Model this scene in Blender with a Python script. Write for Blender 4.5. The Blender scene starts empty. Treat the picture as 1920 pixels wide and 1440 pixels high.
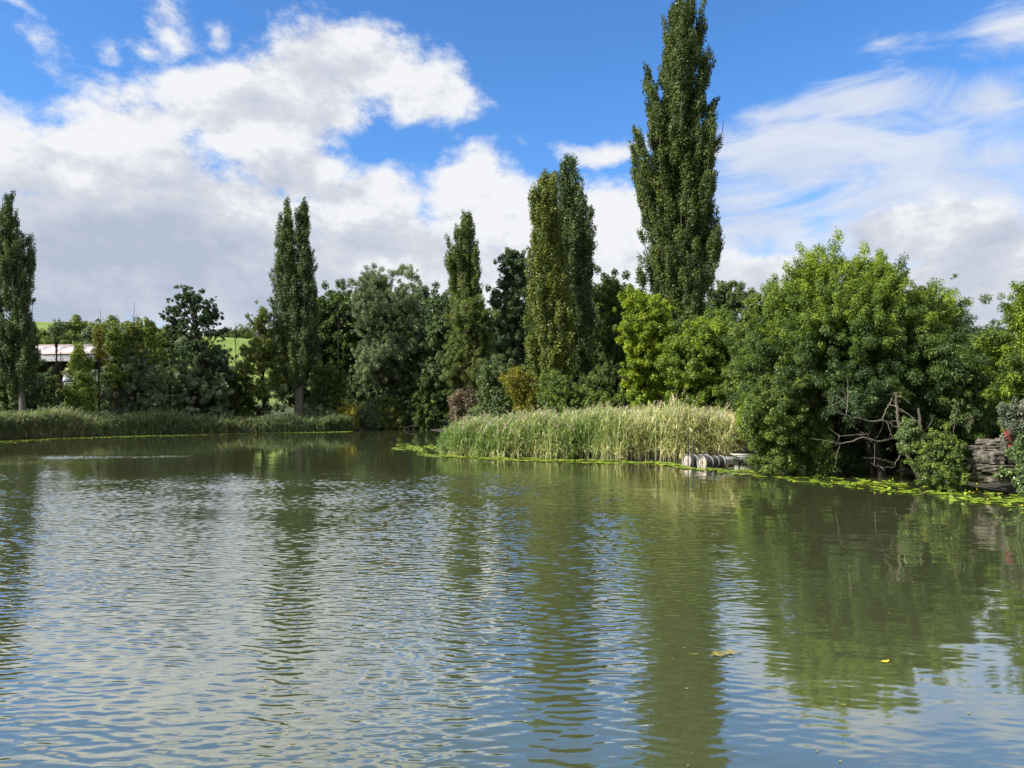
import bpy, math
import numpy as np

# ------------------------------------------------------------------ camera, sky, sun, exposure
S = bpy.context.scene
C = S.collection
PITCH = math.radians(1.63)
CAM_Z = 2.8
FPX = 1442.0
cam_d = bpy.data.cameras.new("camera")
cam = bpy.data.objects.new("camera", cam_d)
C.objects.link(cam)
cam.location = (0, 0, CAM_Z)
cam.rotation_euler = (math.pi / 2 + PITCH, 0, 0)
cam_d.sensor_width = 36
cam_d.lens = 36 * FPX / 1920
cam_d.clip_end = 6000
S.camera = cam
S.view_settings.view_transform = 'Standard'
S.view_settings.look = 'None'
S.view_settings.exposure = 0.9
S.view_settings.gamma = 1.0
S.cycles.max_bounces = 6
S.cycles.diffuse_bounces = 2
S.cycles.glossy_bounces = 3
S.cycles.transmission_bounces = 3
S.cycles.caustics_reflective = False
S.cycles.caustics_refractive = False

SUN_AZ = math.radians(-114)      # measured from +Y towards +X
SUN_EL = math.radians(40)


def ray(px, py):
    xc, yc = (px - 960) / FPX, (720 - py) / FPX
    c, s = math.cos(PITCH), math.sin(PITCH)
    return np.array([xc, c - s * yc, s + c * yc])


def P(px, py, d):
    r = ray(px, py)
    r = r / r[1] * d
    return np.array([r[0], d, CAM_Z + r[2]])


def Wp(px, py):
    r = ray(px, py)
    t = -CAM_Z / r[2]
    return np.array([r[0] * t, r[1] * t])


def azel(px, py):
    r = ray(px, py)
    r = r / np.linalg.norm(r)
    return math.atan2(r[0], r[1]), math.asin(r[2])


class NT:
    """small helper round a node tree"""
    def __init__(s, t):
        s.t = t
        t.nodes.clear()

    def n(s, typ, **kw):
        nd = s.t.nodes.new(typ)
        for k, v in kw.items():
            if k.startswith('_'):
                nd.inputs[k[1:].replace('_', ' ')].default_value = v
            else:
                setattr(nd, k, v)
        return nd

    def set(s, sock, v):
        if isinstance(v, bpy.types.NodeSocket):
            s.t.links.new(v, sock)
        else:
            sock.default_value = v

    def m(s, op, a, b=None, c=None, clamp=False):
        nd = s.t.nodes.new('ShaderNodeMath')
        nd.operation = op
        nd.use_clamp = clamp
        for i, v in enumerate((a, b, c)):
            if v is not None:
                s.set(nd.inputs[i], v)
        return nd.outputs[0]

    def v(s, op, a, b=None, c=None, scale=None):
        nd = s.t.nodes.new('ShaderNodeVectorMath')
        nd.operation = op
        for i, x in enumerate((a, b, c)):
            if x is not None:
                s.set(nd.inputs[i], x)
        if scale is not None:
            s.set(nd.inputs['Scale'], scale)
        return nd.outputs['Value'] if op in ('LENGTH', 'DISTANCE', 'DOT_PRODUCT') else nd.outputs[0]

    def noise(s, vec, scale, detail=4, rough=.5, dist=0, lac=2.0, out='Fac'):
        nd = s.n('ShaderNodeTexNoise')
        s.set(nd.inputs['Vector'], vec)
        nd.inputs['Scale'].default_value = scale
        nd.inputs['Detail'].default_value = detail
        nd.inputs['Roughness'].default_value = rough
        nd.inputs['Distortion'].default_value = dist
        nd.inputs['Lacunarity'].default_value = lac
        return nd.outputs[out]

    def mix(s, f, a, b, typ='RGBA'):
        nd = s.n('ShaderNodeMix', data_type=typ)
        i = {'RGBA': (0, 6, 7, 2), 'FLOAT': (0, 2, 3, 0)}[typ]
        s.set(nd.inputs[i[0]], f)
        s.set(nd.inputs[i[1]], a)
        s.set(nd.inputs[i[2]], b)
        return nd.outputs[i[3]]

    def step(s, x, lo, hi, typ='SMOOTHSTEP', to=(0, 1)):
        nd = s.n('ShaderNodeMapRange', interpolation_type=typ)
        s.set(nd.inputs['Value'], x)
        nd.inputs['From Min'].default_value = lo
        nd.inputs['From Max'].default_value = hi
        nd.inputs['To Min'].default_value = to[0]
        nd.inputs['To Max'].default_value = to[1]
        return nd.outputs[0]

    def ramp(s, f, stops):
        nd = s.n('ShaderNodeValToRGB')
        s.set(nd.inputs[0], f)
        el = nd.color_ramp.elements
        while len(el) < len(stops):
            el.new(.5)
        for e, (p, c) in zip(el, stops):
            e.position = p
            e.color = (*c, 1)
        return nd.outputs[0]


W = bpy.data.worlds.new("World")
S.world = W
W.use_nodes = True
SKY_STRENGTH = 0.1


def build_world():
    q = NT(W.node_tree)
    sky = q.n('ShaderNodeTexSky', sky_type='NISHITA', sun_disc=False, sun_elevation=SUN_EL,
              sun_rotation=SUN_AZ, air_density=1.0, dust_density=0.25, ozone_density=3.0)
    tc = q.n('ShaderNodeTexCoord')
    sep = q.n('ShaderNodeSeparateXYZ')
    q.set(sep.inputs[0], q.v('NORMALIZE', tc.outputs['Generated']))
    az = q.m('ARCTAN2', sep.outputs[0], sep.outputs[1])
    el = q.m('ARCSINE', sep.outputs[2])
    cmb = q.n('ShaderNodeCombineXYZ')
    q.set(cmb.inputs[0], az)
    q.set(cmb.inputs[1], el)
    p = cmb.outputs[0]
    st = q.v('MULTIPLY', p, (1.0, 1.5, 1))
    # billow warp
    wn = q.noise(st, 5.0, 4, .55, out='Color')
    warp = q.v('SCALE', q.v('SUBTRACT', wn, (.5, .5, .5)), scale=.12)
    pw = q.v('ADD', p, warp)

    def blobs(lst, base, vec):
        acc = base
        for cx, cy, rx, ry, w in lst:
            a, e = azel(cx, cy)
            a2, _ = azel(cx + rx, cy)
            _, e2 = azel(cx, cy - ry)
            d = q.v('SUBTRACT', vec, (a, e, 0))
            d = q.v('MULTIPLY', d, (1 / max(.01, a2 - a), 1 / max(.01, e2 - e), 0))
            ln = q.v('LENGTH', d)
            f = q.m('MULTIPLY', q.m('SUBTRACT', 1.0, ln), w)
            acc = q.m('SMOOTH_MAX', acc, f, .12)
        return acc
    cum = [(100, -460, 800, 420, 1.6), (850, -600, 600, 430, 1.4), (1350, -620, 420, 260, .9), (60, 300, 250, 150, 1), (240, 280, 210, 170, 1), (420, 210, 190, 160, 1), (560, 170, 190, 140, 1),  # clouds above the view are added to brighten the water's reflections
           (680, 110, 150, 110, .9), (800, 160, 140, 120, .75), (560, 300, 130, 110, 1), (320, 30, 100, 75, .55),
           (265, 60, 80, 45, .5), (340, 130, 110, 70, .7), (418, 42, 50, 30, .38), (45, 42, 60, 25, .2),
           (90, 100, 80, 40, .2), (200, 70, 45, 22, .25),
           (130, 500, 560, 190, 1.1), (420, 420, 300, 150, 1), (470, 540, 400, 160, 1),
           (670, 400, 160, 120, 1), (700, 520, 300, 170, 1), (890, 390, 140, 120, 1), (850, 520, 330, 150, 1),
           (1080, 430, 260, 130, .95), (1080, 520, 300, 140, 1), (1120, 275, 140, 32, .45),
           (1300, 560, 500, 100, 1), (1500, 520, 300, 80, .9), (1720, 450, 200, 90, .8),
           (1850, 430, 160, 90, .6), (1820, 530, 330, 110, .9), (1650, 600, 700, 90, 1), (960, 650, 1700, 90, 1)]
    D = blobs(cum, -1.0, pw)
    n1 = q.noise(st, 9.0, 10, .64, lac=2.1)
    back = q.m('MULTIPLY', q.step(q.m('ABSOLUTE', az), .72, 1.0), .75)
    D = q.m('MAXIMUM', D, q.m('SUBTRACT', back, .25))
    dens = q.m('ADD', D, q.m('MULTIPLY', q.m('SUBTRACT', n1, .5), 1.5))
    alpha = q.step(dens, .04, .46)
    # streaky high cloud on the right
    rot = q.n('ShaderNodeMapping', vector_type='POINT')
    q.set(rot.inputs[0], p)
    rot.inputs['Rotation'].default_value = (0, 0, math.radians(-17))
    rot.inputs['Scale'].default_value = (1.0, 3.4, 1)
    ns = q.noise(rot.outputs[0], 5.0, 9, .6, .9)
    cir = [(1500, 300, 360, 130, 1.0), (1750, 380, 420, 190, 1.2), (1400, 420, 260, 150, 1.0), (1620, 190, 240, 60, .75),
           (1850, 190, 200, 90, .8), (1890, 70, 150, 70, .6), (1660, 80, 80, 30, .45), (1450, 215, 150, 40, .6), (1700, 290, 400, 60, .8)]
    Ds = blobs(cir, -1.0, p)
    dens2 = q.m('ADD', Ds, q.m('MULTIPLY', q.m('SUBTRACT', ns, .5), 1.9))
    alpha2 = q.m('MULTIPLY', q.step(dens2, .0, .75), .88)
    # thickness shading: lit tops and edges, grey undersides
    off = q.v('ADD', st, (-.02, .035, 0))
    n2 = q.noise(off, 9.0, 6, .6, lac=2.1)
    emb = q.m('MULTIPLY', q.m('SUBTRACT', n1, n2), 1.7)
    dark = [(240, 490, 520, 170, .95), (60, 560, 400, 150, .9), (480, 560, 300, 110, .9), (520, 330, 170, 55, .55),
            (330, 330, 260, 55, .5), (700, 460, 190, 60, .55), (820, 470, 160, 60, .4), (60, 440, 300, 90, .6),
            (600, 520, 130, 60, .45), (1080, 520, 200, 60, .3), (1860, 460, 150, 70, .6), (1650, 470, 250, 70, .45),
            (1750, 560, 420, 110, .55), (1450, 560, 250, 70, .4), (560, 200, 200, 60, .2), (640, 130, 150, 50, .15)]
    G = blobs(dark, -.2, q.v('ADD', p, q.v('SCALE', warp, scale=.8)))
    n3 = q.noise(st, 6.0, 6, .55)
    G = q.m('MULTIPLY_ADD', G, 1.05, q.m('MULTIPLY', q.m('SUBTRACT', n3, .42), .8))
    G = q.m('SUBTRACT', G, emb, clamp=True)
    G = q.step(G, 0.0, .95, 'LINEAR')
    k = 1 / SKY_STRENGTH
    ccol = q.ramp(G, [(0, (.86, .875, .90)), (.3, (.66, .69, .76)), (.65, (.54, .585, .69)), (1, (.45, .51, .63))])
    ccol = q.v('SCALE', ccol, scale=k * .56)
    scol = q.v('SCALE', q.ramp(ns, [(.3, (.55, .63, .78)), (.7, (.78, .81, .87))]), scale=k * .57)
    # blue of the clear sky (cleaner, deeper than the model's default), a little paler towards the horizon
    hs = q.n('ShaderNodeHueSaturation')
    q.set(hs.inputs['Color'], sky.outputs[0])
    hs.inputs['Saturation'].default_value = 1.12
    hs.inputs['Value'].default_value = 1.0
    skyc = q.v('MULTIPLY', hs.outputs[0], (.66, .92, 1.17))
    col = q.mix(alpha2, skyc, scol)
    col = q.mix(alpha, col, ccol)
    bg = q.n('ShaderNodeBackground')
    q.set(bg.inputs[0], col)
    bg.inputs[1].default_value = SKY_STRENGTH
    o = q.n('ShaderNodeOutputWorld')
    q.set(o.inputs[0], bg.outputs[0])


build_world()
W.cycles.sampling_method = 'MANUAL'
W.cycles.sample_map_resolution = 512

sd_ = bpy.data.lights.new("sun", 'SUN')
sd_.energy = 4.6
sd_.angle = math.radians(.55)
sd_.color = (1.0, .945, .84)
sun = bpy.data.objects.new("sun", sd_)
C.objects.link(sun)
sv = np.array([math.sin(SUN_AZ) * math.cos(SUN_EL), math.cos(SUN_AZ) * math.cos(SUN_EL), math.sin(SUN_EL)])
import mathutils
sun.rotation_euler = mathutils.Vector(sv).to_track_quat('Z', 'Y').to_euler()
sun.location = (-60, -20, 60)

rng = np.random.default_rng(7)

# ------------------------------------------------------------------ object helpers


def tag(o, label=None, cat=None, group=None, kind=None):
    if label: o['label'] = label
    if cat: o['category'] = cat
    if group: o['group'] = group
    if kind: o['kind'] = kind
    return o


def empty(name, loc, label=None, cat=None, group=None, rz=0):
    o = bpy.data.objects.new(name, None)
    C.objects.link(o)
    o.location = loc
    o.rotation_euler = (0, 0, rz)
    o.empty_display_size = .2
    return tag(o, label, cat, group)


def mesh_obj(name, V, Fq, mat, parent=None, tint=None, smooth=False, loc=None):
    """V (n,3) world coords; Fq (m,k) faces of equal size or a list of such arrays. parent at location only"""
    me = bpy.data.meshes.new(name)
    V = np.asarray(V, dtype=np.float32).copy()
    base = np.zeros(3, np.float32)
    if parent is not None:
        base = np.array(parent.location, np.float32)
    elif loc is not None:
        base = np.array(loc, np.float32)
    V -= base
    if isinstance(Fq, np.ndarray):
        Fq = [Fq]
    Fq = [f for f in Fq if len(f)]
    nl = sum(f.size for f in Fq)
    npoly = sum(len(f) for f in Fq)
    me.vertices.add(len(V))
    me.vertices.foreach_set('co', V.ravel())
    me.loops.add(nl)
    me.loops.foreach_set('vertex_index', np.concatenate([f.ravel() for f in Fq]).astype(np.int32))
    me.polygons.add(npoly)
    sizes = np.concatenate([np.full(len(f), f.shape[1]) for f in Fq])
    starts = np.concatenate([[0], np.cumsum(sizes)[:-1]]).astype(np.int32)
    me.polygons.foreach_set('loop_start', starts)
    me.update(calc_edges=True)
    if smooth:
        me.polygons.foreach_set('use_smooth', np.ones(npoly, bool))
    if tint is not None:
        a = me.attributes.new('tint', 'FLOAT', 'POINT')
        a.data.foreach_set('value', np.asarray(tint, np.float32))
    me.materials.append(mat)
    me.validate()
    o = bpy.data.objects.new(name, me)
    C.objects.link(o)
    if parent is not None:
        o.parent = parent
    else:
        o.location = tuple(float(b) for b in base)
    return o


def nrm(v):
    return v / np.maximum(1e-9, np.linalg.norm(v, axis=-1, keepdims=True))


def leaf_mesh(pos, axis, normal, L, Wd, tint):
    """folded rhombic leaves"""
    n = len(pos)
    side = nrm(np.cross(axis, normal))
    nn = nrm(np.cross(side, axis))
    L = np.broadcast_to(L, n)[:, None]
    Wd = np.broadcast_to(Wd, n)[:, None]
    V = np.empty((n, 4, 3), np.float32)
    V[:, 0] = pos
    V[:, 1] = pos + axis * L * .42 + side * Wd * .5 + nn * Wd * .14
    V[:, 2] = pos + axis * L - nn * L * .12
    V[:, 3] = pos + axis * L * .42 - side * Wd * .5 + nn * Wd * .14
    idx = np.arange(n * 4).reshape(n, 4)
    return V.reshape(-1, 3), idx, np.repeat(tint, 4)


def tubes(lst, sides=6):
    """lst of (points (k,3), radii (k)) -> V, F quads"""
    Vs, Fs, o = [], [], 0
    for pts, rad in lst:
        pts = np.asarray(pts, float)
        k = len(pts)
        tan = nrm(np.gradient(pts, axis=0))
        ref = np.array([0, 0, 1.0]) if abs(tan[0][2]) < .8 else np.array([1.0, 0, 0])
        a = nrm(np.cross(tan, ref))
        b = np.cross(tan, a)
        th = np.linspace(0, 2 * math.pi, sides, endpoint=False)
        ring = (a[:, None] * np.cos(th)[None, :, None] + b[:, None] * np.sin(th)[None, :, None])
        V = pts[:, None] + ring * np.asarray(rad)[:, None, None]
        Vs.append(V.reshape(-1, 3))
        i = np.arange(k - 1)[:, None] * sides
        j = np.arange(sides)[None]
        j2 = (j + 1) % sides
        Fs.append((np.stack([i + j, i + j2, i + sides + j2, i + sides + j], -1) + o).reshape(-1, 4))
        o += k * sides
    return np.concatenate(Vs), np.concatenate(Fs)


def curve(p0, p1, p2, n=7, wob=0, r=rng):
    t = np.linspace(0, 1, n)[:, None]
    c = (1 - t) ** 2 * p0 + 2 * t * (1 - t) * p1 + t ** 2 * p2
    if wob:
        w = r.normal(0, wob, (n, 3))
        w[0] = 0
        c = c + w
    return c


# ------------------------------------------------------------------ materials


def new_mat(name):
    m = bpy.data.materials.new(name)
    m.use_nodes = True
    return m, NT(m.node_tree)


def out(q, sh):
    o = q.n('ShaderNodeOutputMaterial')
    q.set(o.inputs[0], sh)


LEAF_GAIN = 1.78


def leaf_mat(name, cols, transl=.3, rough=.5, spec=.35):
    m, q = new_mat(name)
    at = q.n('ShaderNodeAttribute', attribute_name='tint')
    n = len(cols)
    col = q.ramp(at.outputs['Fac'], [(i / (n - 1), tuple(x * LEAF_GAIN for x in c)) for i, c in enumerate(cols)])
    pr = q.n('ShaderNodeBsdfPrincipled')
    q.set(pr.inputs['Base Color'], col)
    pr.inputs['Roughness'].default_value = rough
    pr.inputs['Specular IOR Level'].default_value = spec
    tr = q.n('ShaderNodeBsdfTranslucent')
    q.set(tr.inputs[0], q.v('MULTIPLY', col, (1.25, 1.3, .7)))
    mx = q.n('ShaderNodeMixShader')
    mx.inputs[0].default_value = transl
    q.set(mx.inputs[1], pr.outputs[0])
    q.set(mx.inputs[2], tr.outputs[0])
    out(q, mx.outputs[0])
    return m


def rough_mat(name, stops, scale=4, rough=.9, bump=.3, detail=6, stretch=(1, 1, 1), spec=.2, metal=0, bscale=None):
    m, q = new_mat(name)
    g = q.n('ShaderNodeNewGeometry')
    v = q.v('MULTIPLY', g.outputs['Position'], stretch)
    n = q.noise(v, scale, detail, .6)
    pr = q.n('ShaderNodeBsdfPrincipled')
    q.set(pr.inputs['Base Color'], q.ramp(q.step(n, .3, .7, 'LINEAR'), stops))
    pr.inputs['Roughness'].default_value = rough
    pr.inputs['Metallic'].default_value = metal
    pr.inputs['Specular IOR Level'].default_value = spec
    if bump:
        b = q.n('ShaderNodeBump')
        b.inputs['Strength'].default_value = bump
        b.inputs['Distance'].default_value = .05
        q.set(b.inputs['Height'], q.noise(v, bscale or scale * 3, 5, .6))
        q.set(pr.inputs['Normal'], b.outputs[0])
    out(q, pr.outputs[0])
    return m


M = {
    'poplar': leaf_mat('poplar_leaf', [(.022, .038, .016), (.05, .075, .022), (.10, .12, .03)]),
    'poplar_dark': leaf_mat('poplar_leaf_dark', [(.022, .041, .021), (.045, .073, .028), (.082, .11, .036)]),  # darker poplar copy, shade on the trees put into the leaf colour
    'poplar_yellow': leaf_mat('poplar_leaf_yellow', [(.038, .058, .015), (.075, .098, .02), (.14, .15, .028)]),  # yellower poplar copy, the sunlit front put into the leaf colour
    'willow': leaf_mat('willow_leaf', [(.04, .062, .032), (.082, .112, .056), (.15, .175, .10)], rough=.45),
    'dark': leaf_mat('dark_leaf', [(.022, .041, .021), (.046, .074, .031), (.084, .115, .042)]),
    'alder': leaf_mat('alder_leaf', [(.016, .033, .02), (.03, .055, .026), (.06, .088, .038)]),
    'sallow': leaf_mat('sallow_leaf', [(.045, .068, .04), (.09, .118, .066), (.17, .19, .12)]),
    'olive': leaf_mat('olive_leaf', [(.036, .056, .016), (.078, .102, .026), (.14, .155, .036)]),
    'mid': leaf_mat('mid_leaf', [(.03, .052, .015), (.06, .095, .022), (.12, .155, .03)]),
    'bright': leaf_mat('bright_leaf', [(.055, .095, .012), (.115, .165, .016), (.21, .23, .02)], transl=.38),
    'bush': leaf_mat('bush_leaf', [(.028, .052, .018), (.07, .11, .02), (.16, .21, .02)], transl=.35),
    'ivy': leaf_mat('ivy_leaf', [(.02, .04, .018), (.045, .075, .03), (.10, .14, .05)], rough=.35, spec=.5),
    'autumn': leaf_mat('autumn_leaf', [(.07, .08, .012), (.17, .15, .015), (.30, .20, .02)]),
    'brownleaf': leaf_mat('brown_leaf', [(.05, .04, .03), (.10, .075, .05), (.15, .12, .08)]),
    'greyleaf': leaf_mat('grey_leaf', [(.055, .07, .05), (.10, .115, .085), (.17, .18, .15)]),
    'redleaf': leaf_mat('red_leaf', [(.18, .03, .03), (.30, .05, .05), (.35, .12, .1)]),
    'reed': leaf_mat('reed_blade', [(.06, .11, .03), (.14, .19, .06), (.30, .30, .15), (.42, .38, .24)], transl=.3, rough=.6),
    'reed_green': leaf_mat('green_reed_blade', [(.035, .062, .032), (.085, .12, .06), (.19, .20, .11)], transl=.3, rough=.55),
    'plume': leaf_mat('reed_plume', [(.15, .12, .10), (.26, .22, .18), (.36, .32, .26)], transl=.3, rough=.8),
    'pad': leaf_mat('lily_leaf', [(.06, .10, .02), (.125, .18, .02), (.21, .24, .022)], transl=.1, rough=.35, spec=.5),
    'bark': rough_mat('bark', [(0, (.05, .042, .034)), (1, (.15, .13, .105))], 5, stretch=(3, 3, .6)),
    'bark_grey': rough_mat('grey_bark', [(0, (.06, .057, .05)), (1, (.16, .15, .13))], 5, stretch=(3, 3, .6)),
    'bark_dark': rough_mat('dark_bark', [(0, (.015, .013, .011)), (1, (.05, .042, .035))], 5, stretch=(3, 3, .6)),
    'deadwood': rough_mat('dead_wood', [(0, (.07, .06, .045)), (.55, (.17, .15, .12)), (1, (.33, .30, .25))], 11, stretch=(2, 2, 2)),
    'yellow': rough_mat('yellow_petal', [(0, (.62, .52, .02)), (1, (.75, .66, .03))], 30, rough=.5, bump=0),
    'leaf_yellow': rough_mat('yellow_fallen_leaf', [(0, (.65, .50, .02)), (1, (.80, .65, .04))], 60, rough=.5, bump=0),
    'leaf_brown': rough_mat('brown_fallen_leaf', [(0, (.14, .12, .03)), (1, (.33, .30, .08))], 60, rough=.6, bump=0),
    'stone': rough_mat('stone', [(0, (.022, .02, .016)), (.5, (.10, .092, .078)), (1, (.27, .245, .20))], 4.5, bump=1.0, bscale=14),
    'dark_stone': rough_mat('shaded_stone', [(0, (.014, .015, .010)), (.5, (.045, .048, .03)), (1, (.11, .105, .08))], 5, bump=1.0, bscale=14),  # darker copy of the stone, with the shade on the boulders in its colour
    'keg': rough_mat('keg_metal', [(0, (.03, .03, .032)), (.5, (.08, .08, .085)), (1, (.17, .165, .16))], 14, rough=.5, metal=.35, bump=.1, spec=.5),
    'keg_rim': rough_mat('keg_rim', [(0, (.20, .20, .20)), (1, (.44, .43, .42))], 14, rough=.45, metal=.2, bump=.05, spec=.5),
    'keg_end': rough_mat('keg_end', [(0, (.28, .23, .20)), (1, (.50, .43, .38))], 8, rough=.6, bump=.1),
    'steel': rough_mat('dull_steel', [(0, (.10, .105, .11)), (1, (.22, .225, .23))], 6, rough=.6, metal=.2, bump=.1),
    'darksteel': rough_mat('dark_steel', [(0, (.03, .032, .036)), (1, (.08, .08, .085))], 8, rough=.6, bump=.1),
    'plank': rough_mat('weathered_plank', [(0, (.30, .30, .27)), (1, (.55, .54, .50))], 6, stretch=(.6, 4, 4), bump=.3),
    'roof': rough_mat('fibre_cement_roof', [(0, (.40, .31, .29)), (1, (.56, .46, .43))], .9, bump=0),
    'roof_grey': rough_mat('grey_sheeting', [(0, (.24, .24, .25)), (1, (.36, .36, .37))], 1.2, bump=0),
    'skylight': rough_mat('skylight_sheet', [(0, (.78, .78, .80)), (1, (.88, .88, .88))], 1.5, rough=.35, bump=0, spec=.5),
    'barn_dark': rough_mat('dark_boards', [(0, (.015, .012, .014)), (1, (.05, .035, .032))], 2, stretch=(6, 6, .5), bump=.2),
    'gate': rough_mat('red_boards', [(0, (.09, .035, .028)), (1, (.16, .07, .055))], 2, stretch=(.5, .5, 6), bump=.2),
    'white': rough_mat('white_film', [(0, (.50, .52, .52)), (1, (.78, .79, .77))], 2, rough=.5, bump=.2),
    'cream': rough_mat('cream_film', [(0, (.55, .50, .38)), (1, (.72, .68, .55))], 2, rough=.5, bump=.2),
    'blue': rough_mat('blue_strap', [(0, (.05, .06, .22)), (1, (.08, .09, .28))], 2, rough=.5, bump=0),
    'terracotta': rough_mat('brick_wall', [(0, (.30, .13, .08)), (1, (.42, .20, .13))], 3, bump=.1),
}

# ------------------------------------------------------------------ pond outline and ground
SHORE = [Wp(-60, 829), Wp(0, 825), Wp(120, 820), Wp(300, 815), Wp(450, 811), Wp(600, 809), Wp(700, 806), Wp(790, 804),
         np.array([-7.5, 84.]), np.array([-4.5, 70.]), np.array([-3.6, 56.]), Wp(838, 848), Wp(870, 852), Wp(1000, 857),
         Wp(1150, 861), Wp(1290, 864), Wp(1370, 866), Wp(1420, 868), Wp(1500, 873), Wp(1600, 878), Wp(1700, 884),
         Wp(1760, 900), Wp(1850, 913), Wp(1930, 925), np.array([18., 18.]), np.array([19., 8.]), np.array([15., 3.]),
         np.array([3., 2.6]), np.array([-20., 2.2]), np.array([-55., 6.]), np.array([-75., 30.]), np.array([-62., 56.])]
SHORE = np.array(SHORE)


def shore_dist(x, y):
    """positive on land, negative over water"""
    x, y = np.asarray(x, float), np.asarray(y, float)
    p = np.stack([x.ravel(), y.ravel()], 1)
    best = np.full(len(p), 1e9)
    inside = np.zeros(len(p), bool)
    n = len(SHORE)
    for i in range(n):
        a, b = SHORE[i], SHORE[(i + 1) % n]
        ab = b - a
        t = np.clip(((p - a) @ ab) / (ab @ ab), 0, 1)
        best = np.minimum(best, np.linalg.norm(p - (a + t[:, None] * ab), axis=1))
        c = (a[1] > p[:, 1]) != (b[1] > p[:, 1])
        with np.errstate(divide='ignore', invalid='ignore'):
            xi = (b[0] - a[0]) * (p[:, 1] - a[1]) / (b[1] - a[1] + 1e-12) + a[0]
        inside ^= c & (p[:, 0] < xi)
    return np.where(inside, -best, best).reshape(x.shape)


def ss(t):
    t = np.clip(t, 0, 1)
    return t * t * (3 - 2 * t)


def ground_z(x, y):
    x, y = np.asarray(x, float), np.asarray(y, float)
    s = shore_dist(x, y)
    low = np.where(s > 0, .10 + .55 * ss(s / 5), .10 + .35 * s)
    low = np.maximum(low, -1.6)
    low = low + np.where(s > 0, 1, .3) * .07 * (np.sin(x * 1.3 + y * .7) + np.sin(x * .53 - y * 1.1)) * ss(np.abs(s) / 2)
    top = np.interp(x / np.maximum(y, 50), [-.66, -.6, -.35, 0, .45, .6, .8], [42, 41.5, 33.5, 30, 32, 36, 38])
    h = 2.9 * ss((y - 95) / 40) + (top - 3.5) * ss((y - 120) / 250)
    near = .65 * ss((3.2 - y) / 3.5)
    return low + h + near


def build_ground():
    def sp(lo, hi, c, fine, n):
        t = np.linspace(-1, 1, n)
        v = np.sinh(t * 4.2) / math.sinh(4.2)
        return c + np.where(v < 0, -v * (lo - c), v * (hi - c))
    xs = np.unique(np.concatenate([np.arange(-75, 75.1, .9), np.linspace(-1500, -75, 60), np.linspace(75, 1500, 60)]))
    ys = np.unique(np.concatenate([np.arange(-14, 130.1, .9), np.linspace(-400, -14, 24), np.linspace(130, 460, 70),
                                   np.linspace(460, 3000, 30)]))
    X, Y = np.meshgrid(xs, ys)
    Z = ground_z(X, Y)
    V = np.stack([X, Y, Z], -1).reshape(-1, 3)
    nx = len(xs)
    i = (np.arange(len(ys) - 1)[:, None] * nx + np.arange(nx - 1)[None]).ravel()
    F = np.stack([i, i + 1, i + nx + 1, i + nx], 1)
    m, q = new_mat('ground')
    g = q.n('ShaderNodeNewGeometry')
    sp_ = q.n('ShaderNodeSeparateXYZ')
    q.set(sp_.inputs[0], g.outputs['Position'])
    n = q.noise(g.outputs['Position'], .8, 6, .6)
    nf = q.noise(g.outputs['Position'], .03, 4, .6)
    near = q.ramp(n, [(.3, (.035, .03, .018)), (.55, (.05, .065, .02)), (.75, (.09, .11, .03))])
    far = q.ramp(nf, [(.3, (.10, .16, .018)), (.7, (.16, .22, .03))])
    f = q.step(sp_.outputs[1], 118, 135)
    col = q.mix(f, near, far)
    mud = q.step(sp_.outputs[2], .02, .25)
    col = q.mix(mud, (.03, .026, .018, 1), col)
    pr = q.n('ShaderNodeBsdfPrincipled')
    q.set(pr.inputs['Base Color'], col)
    pr.inputs['Roughness'].default_value = .9
    b = q.n('ShaderNodeBump')
    b.inputs['Distance'].default_value = .2
    q.set(b.inputs['Height'], q.noise(g.outputs['Position'], 4, 5, .6))
    q.set(pr.inputs['Normal'], b.outputs[0])
    out(q, pr.outputs[0])
    o = mesh_obj('ground', V, F, m, smooth=True)
    tag(o, 'grassy banks of the pond rising to a bright green meadow hill', 'ground', kind='structure')


build_ground()


WAVE = 1.0


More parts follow.
